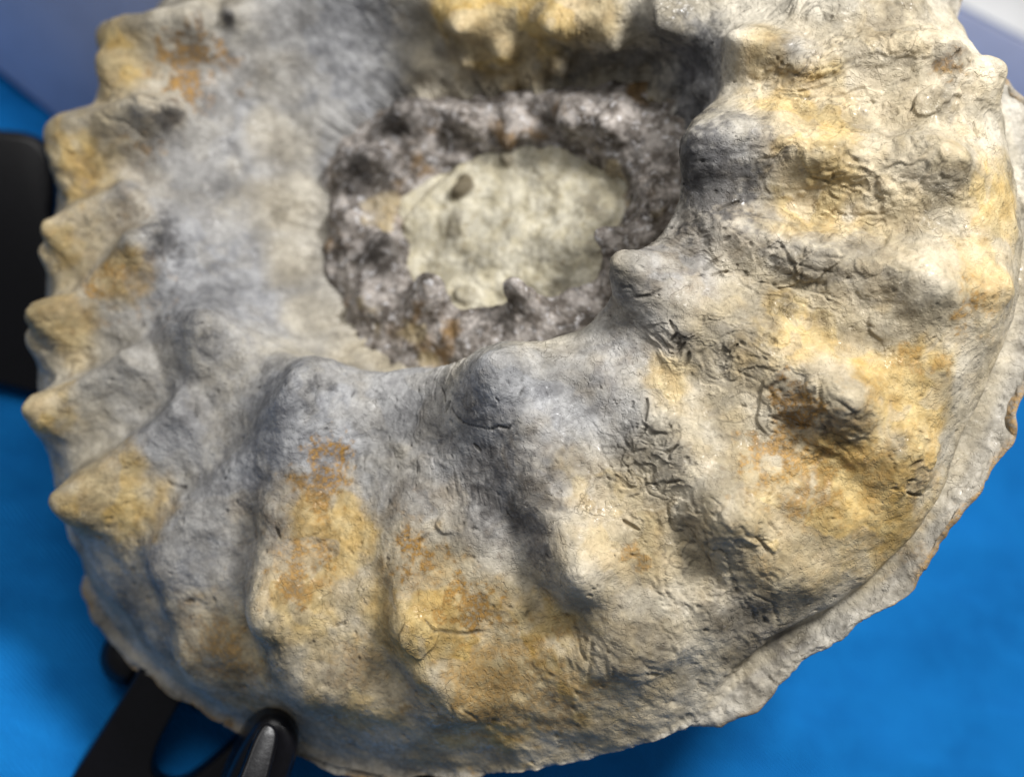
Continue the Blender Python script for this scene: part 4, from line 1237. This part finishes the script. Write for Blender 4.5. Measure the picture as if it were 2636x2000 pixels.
whorl_names = lambda l: 'outer_whorl' if l == 0 else ('keel' if l == 1000 else 'tubercle')
made = split(oP - foot, oN, oF, oL, oA, M_SHELL, whorl_names, lambda l, d: amm if l in (0,) else (amm if l == 1000 else d[0]))
iP, iN, iF, iL, iA = inner_whorl_arrays()
made_i = split(iP - foot, iN, iF, iL, iA, M_INNER, lambda l: 'inner_whorl' if l == 0 else 'tubercle', lambda l, d: amm if l == 0 else d[0])
cP, cN, cF, cL, cA = matrix_arrays()
made_c = split(cP - foot, cN, cF, cL, cA, M_MATRIX, lambda l: 'umbilical_matrix', lambda l, d: amm)
made[1000]['label'] = 'pale crumbly keel with a jagged broken edge'
made_i[0]['label'] = 'dark rough inner whorl speckled brown and white'
made_c[0]['label'] = 'cream coloured rock filling the sunken centre'

# ---------------------------------------------------------------- cloth and table
def cloth():
    n = 420
    x = np.linspace(-0.9, 0.9, n)
    X, Yy = np.meshgrid(x, x, indexing='ij')
    P = np.stack([X, Yy, 0 * X], -1).reshape(-1, 3)
    P[:, 2] = 0.005 * fbm(P, 8, 3, 301) + 0.0038 * fbm(P * [1, 2.2, 1], 32, 3, 303)
    i, j = np.meshgrid(np.arange(n - 1), np.arange(n - 1), indexing='ij')
    a = i * n + j
    F = np.stack([a, a + n, a + n + 1, a + 1], -1).reshape(-1, 4)
    me = mesh_from('table_cloth', P, F, M_CLOTH)
    o = link('table_cloth', me)
    tag(o, 'bright blue cloth spread under the black stand', None, 'structure')
cloth()

def bevelled(me, width, segs=3):
    import bmesh
    bm = bmesh.new()
    bm.from_mesh(me)
    bmesh.ops.recalc_face_normals(bm, faces=bm.faces)
    bmesh.ops.bevel(bm, geom=list(bm.edges), offset=width, segments=segs, affect='EDGES', profile=0.5, clamp_overlap=True)
    bm.to_mesh(me)
    bm.free()
    me.shade_smooth()

def box_on(name, p, q, depth, height, mat, side=1, bev=0.002):
    """box standing on the cloth, its front base edge from p to q"""
    p, q = Vector(p), Vector(q)
    d = (q - p); d.z = 0
    n = Vector((-d.y, d.x, 0)).normalized() * depth * side
    base = [p, q, q + n, p + n]
    z0, z1 = 0.0015, height
    v = [(b.x - p.x, b.y - p.y, z0) for b in base] + [(b.x - p.x, b.y - p.y, z1) for b in base]
    f = [(0, 1, 2, 3), (4, 7, 6, 5), (0, 4, 5, 1), (1, 5, 6, 2), (2, 6, 7, 3), (3, 7, 4, 0)]
    me = bpy.data.meshes.new(name)
    me.from_pydata(v, [], f)
    bevelled(me, bev, 2)
    me.materials.append(mat)
    o = link(name, me)
    o.location = (p.x, p.y, 0)
    return o

bl, br = [[-0.22625, 0.14714, 0.0], [-0.08931, 0.04429, -0.0]], [[0.18679, 0.20042, -0.0], [0.3187, 0.14033, -0.0]]
o = box_on('display_box', bl[0], bl[1], 0.25, 0.16, M_SHADED)  # shaded face of the box is painted in by the blue-grey
tag(o, 'white display box with its shade coloured in blue-grey, standing on the cloth at upper left', 'box')
o = box_on('display_tray', br[0], br[1], 0.5, 0.073 - 0.003, M_SHADED)  # sides carry painted shade, not a board colour of their own
lit_top = box_on('lit_top', br[0], br[1], 0.5, 0.003, M_WHITE, 1, 0.0006)  # added slab, keeps the lit top white above the shade-coloured sides
lit_top.parent = o
lit_top.location = (0, 0, 0.073 - 0.004)
tag(o, 'white display tray behind the fossil, shade coloured into its sides, lit top left white', 'tray')

# ---------------------------------------------------------------- black stand
def extrude_outline(name, pts, direction, depth, bev, parent, origin):
    import bmesh
    bm = bmesh.new()
    vs = [bm.verts.new(Vector(p) - origin) for p in pts]
    f = bm.faces.new(vs)
    r = bmesh.ops.extrude_face_region(bm, geom=[f])
    mv = [g for g in r['geom'] if isinstance(g, bmesh.types.BMVert)]
    bmesh.ops.translate(bm, verts=mv, vec=Vector(direction).normalized() * depth)
    bmesh.ops.recalc_face_normals(bm, faces=bm.faces)
    ed = [e for e in bm.edges if len(e.link_faces) == 2 and e.calc_face_angle(0) > 0.9]
    bmesh.ops.bevel(bm, geom=ed, offset=bev, segments=4, affect='EDGES', profile=0.5, clamp_overlap=True)
    me = bpy.data.meshes.new(name)
    bm.to_mesh(me)
    bm.free()
    me.shade_smooth()
    me.materials.append(M_BLACK)
    return link(name, me, parent)

def smooth_loop(pts, k=3):
    """rounded copy of a closed outline (corner cutting)"""
    pts = [Vector(p) for p in pts]
    for _ in range(k):
        new = []
        for a, b in zip(pts, pts[1:] + pts[:1]):
            new += [a * 0.75 + b * 0.25, a * 0.25 + b * 0.75]
        pts = new
    return pts

toc = Vector([-0.07426, -0.64116, 0.76381])
fork, slab, hook, hookb, knob, back = [[-0.1096, -0.11298, 0.018], [-0.11294, -0.12102, 0.01144], [-0.12706, -0.14489, -0.00915], [-0.13295, -0.15775, -0.01979], [-0.09978, -0.16234, -0.01451], [-0.07592, -0.15201, -0.00103], [-0.06789, -0.13594, 0.01245], [-0.06637, -0.12905, 0.01773], [-0.07303, -0.12561, 0.01846], [-0.07687, -0.13077, 0.0138], [-0.09099, -0.14283, 0.00161], [-0.09676, -0.14455, -0.0011], [-0.10255, -0.14225, -0.00096], [-0.10323, -0.13594, 0.00334], [-0.09703, -0.12331, 0.01391], [-0.09206, -0.11298, 0.02252], [-0.10114, -0.10724, 0.02426]], [[-0.19997, 0.04853, 0.04673], [-0.19152, 0.05172, 0.05117], [-0.18242, 0.05108, 0.05307], [-0.17408, 0.05057, 0.05485], [-0.16762, 0.04789, 0.05461], [-0.1642, 0.04278, 0.05187], [-0.16114, 0.03194, 0.04496], [-0.16154, 0.02556, 0.04032], [-0.15467, 0.02045, 0.03847], [-0.14773, -0.00252, 0.02395], [-0.15301, -0.02421, 0.00719], [-0.17027, -0.01974, 0.00592], [-0.18238, -0.01911, 0.00325], [-0.19422, -0.00252, 0.01198]], [[-0.08798, -0.17325, 0.04094], [-0.08321, -0.1589, 0.05235], [-0.08005, -0.15275, 0.05753], [-0.07763, -0.14926, 0.06063], [-0.07421, -0.14814, 0.06231], [-0.07016, -0.14926, 0.06255], [-0.0674, -0.15275, 0.06079], [-0.06618, -0.15634, 0.05856], [-0.06745, -0.163, 0.0535], [-0.06991, -0.17325, 0.04559]], [[-0.04452, -0.1637, 0.01755], [-0.04531, -0.1515, 0.02601], [-0.04235, -0.14595, 0.03071], [-0.03249, -0.14262, 0.03562], [-0.02148, -0.14595, 0.03609], [-0.01551, -0.15039, 0.03447], [-0.01192, -0.1637, 0.02594]], [-0.11405, -0.11296, 0.01061], [[-0.09651, -0.1185, -0.00134], [-0.02841, -0.08805, 0.01902], [-0.06594, 0.01555, 0.02024], [-0.16096, 0.01338, 0.02557]]
so = Vector((fork[2][0], fork[2][1], 0))
stand = link('display_stand', None)
stand.location = so
tag(stand, 'black plastic display stand with forked arms holding up the fossil', 'stand')
extrude_outline('fork_arm', smooth_loop(fork, 2), toc, 0.010, 0.0015, stand, so)
extrude_outline('back_plate', smooth_loop(slab, 3), -toc, 0.014, 0.003, stand, so)
extrude_outline('hook', smooth_loop(hook, 2), -toc, 0.026, 0.0055, stand, so)
extrude_outline('hook', smooth_loop(hookb, 2), -toc, 0.02, 0.003, stand, so)

def bar(name, a, b, r, parent, origin):
    import bmesh
    a, b = Vector(a) - origin, Vector(b) - origin
    bm = bmesh.new()
    bmesh.ops.create_cone(bm, cap_ends=True, segments=20, radius1=r, radius2=r, depth=(b - a).length)
    bmesh.ops.bevel(bm, geom=[e for e in bm.edges if len(e.link_faces) == 2 and e.calc_face_angle(0) > 1], offset=r * 0.5, segments=3, affect='EDGES', profile=0.5)
    rot = (b - a).to_track_quat('Z', 'Y').to_matrix().to_4x4()
    bmesh.ops.transform(bm, matrix=Matrix.Translation((a + b) / 2) @ rot, verts=bm.verts)
    me = bpy.data.meshes.new(name)
    bm.to_mesh(me)
    bm.free()
    me.shade_smooth()
    me.materials.append(M_BLACK)
    return link(name, me, parent)

def ball(name, c, r, parent, origin):
    import bmesh
    bm = bmesh.new()
    bmesh.ops.create_uvsphere(bm, u_segments=24, v_segments=16, radius=r)
    bmesh.ops.transform(bm, matrix=Matrix.Translation(Vector(c) - origin) @ Matrix.Diagonal((1, 1, 0.8, 1)), verts=bm.verts)
    me = bpy.data.meshes.new(name)
    bm.to_mesh(me)
    bm.free()
    me.shade_smooth()
    me.materials.append(M_BLACK)
    return link(name, me, parent)

extrude_outline('hook_glint', smooth_loop([[-0.07685, -0.15258, 0.06934], [-0.07381, -0.1534, 0.06892], [-0.07251, -0.15605, 0.06819], [-0.07337, -0.16309, 0.06656], [-0.07456, -0.1712, 0.0647], [-0.08307, -0.17208, 0.06511], [-0.08077, -0.1639, 0.06691], [-0.07918, -0.15739, 0.06835]], 2), -Vector([0.07079, -0.23261, 0.96999]), 0.006, 0.0012, stand, so)  # added strip, tilted to catch the spot as the hook's highlight
ball('knob', knob, 0.0095, stand, so)
bar('rear_bar', back[0], back[1], 0.006, stand, so)
bar('rear_bar', back[1], back[2], 0.006, stand, so)
bar('rear_bar', back[2], back[3], 0.006, stand, so)
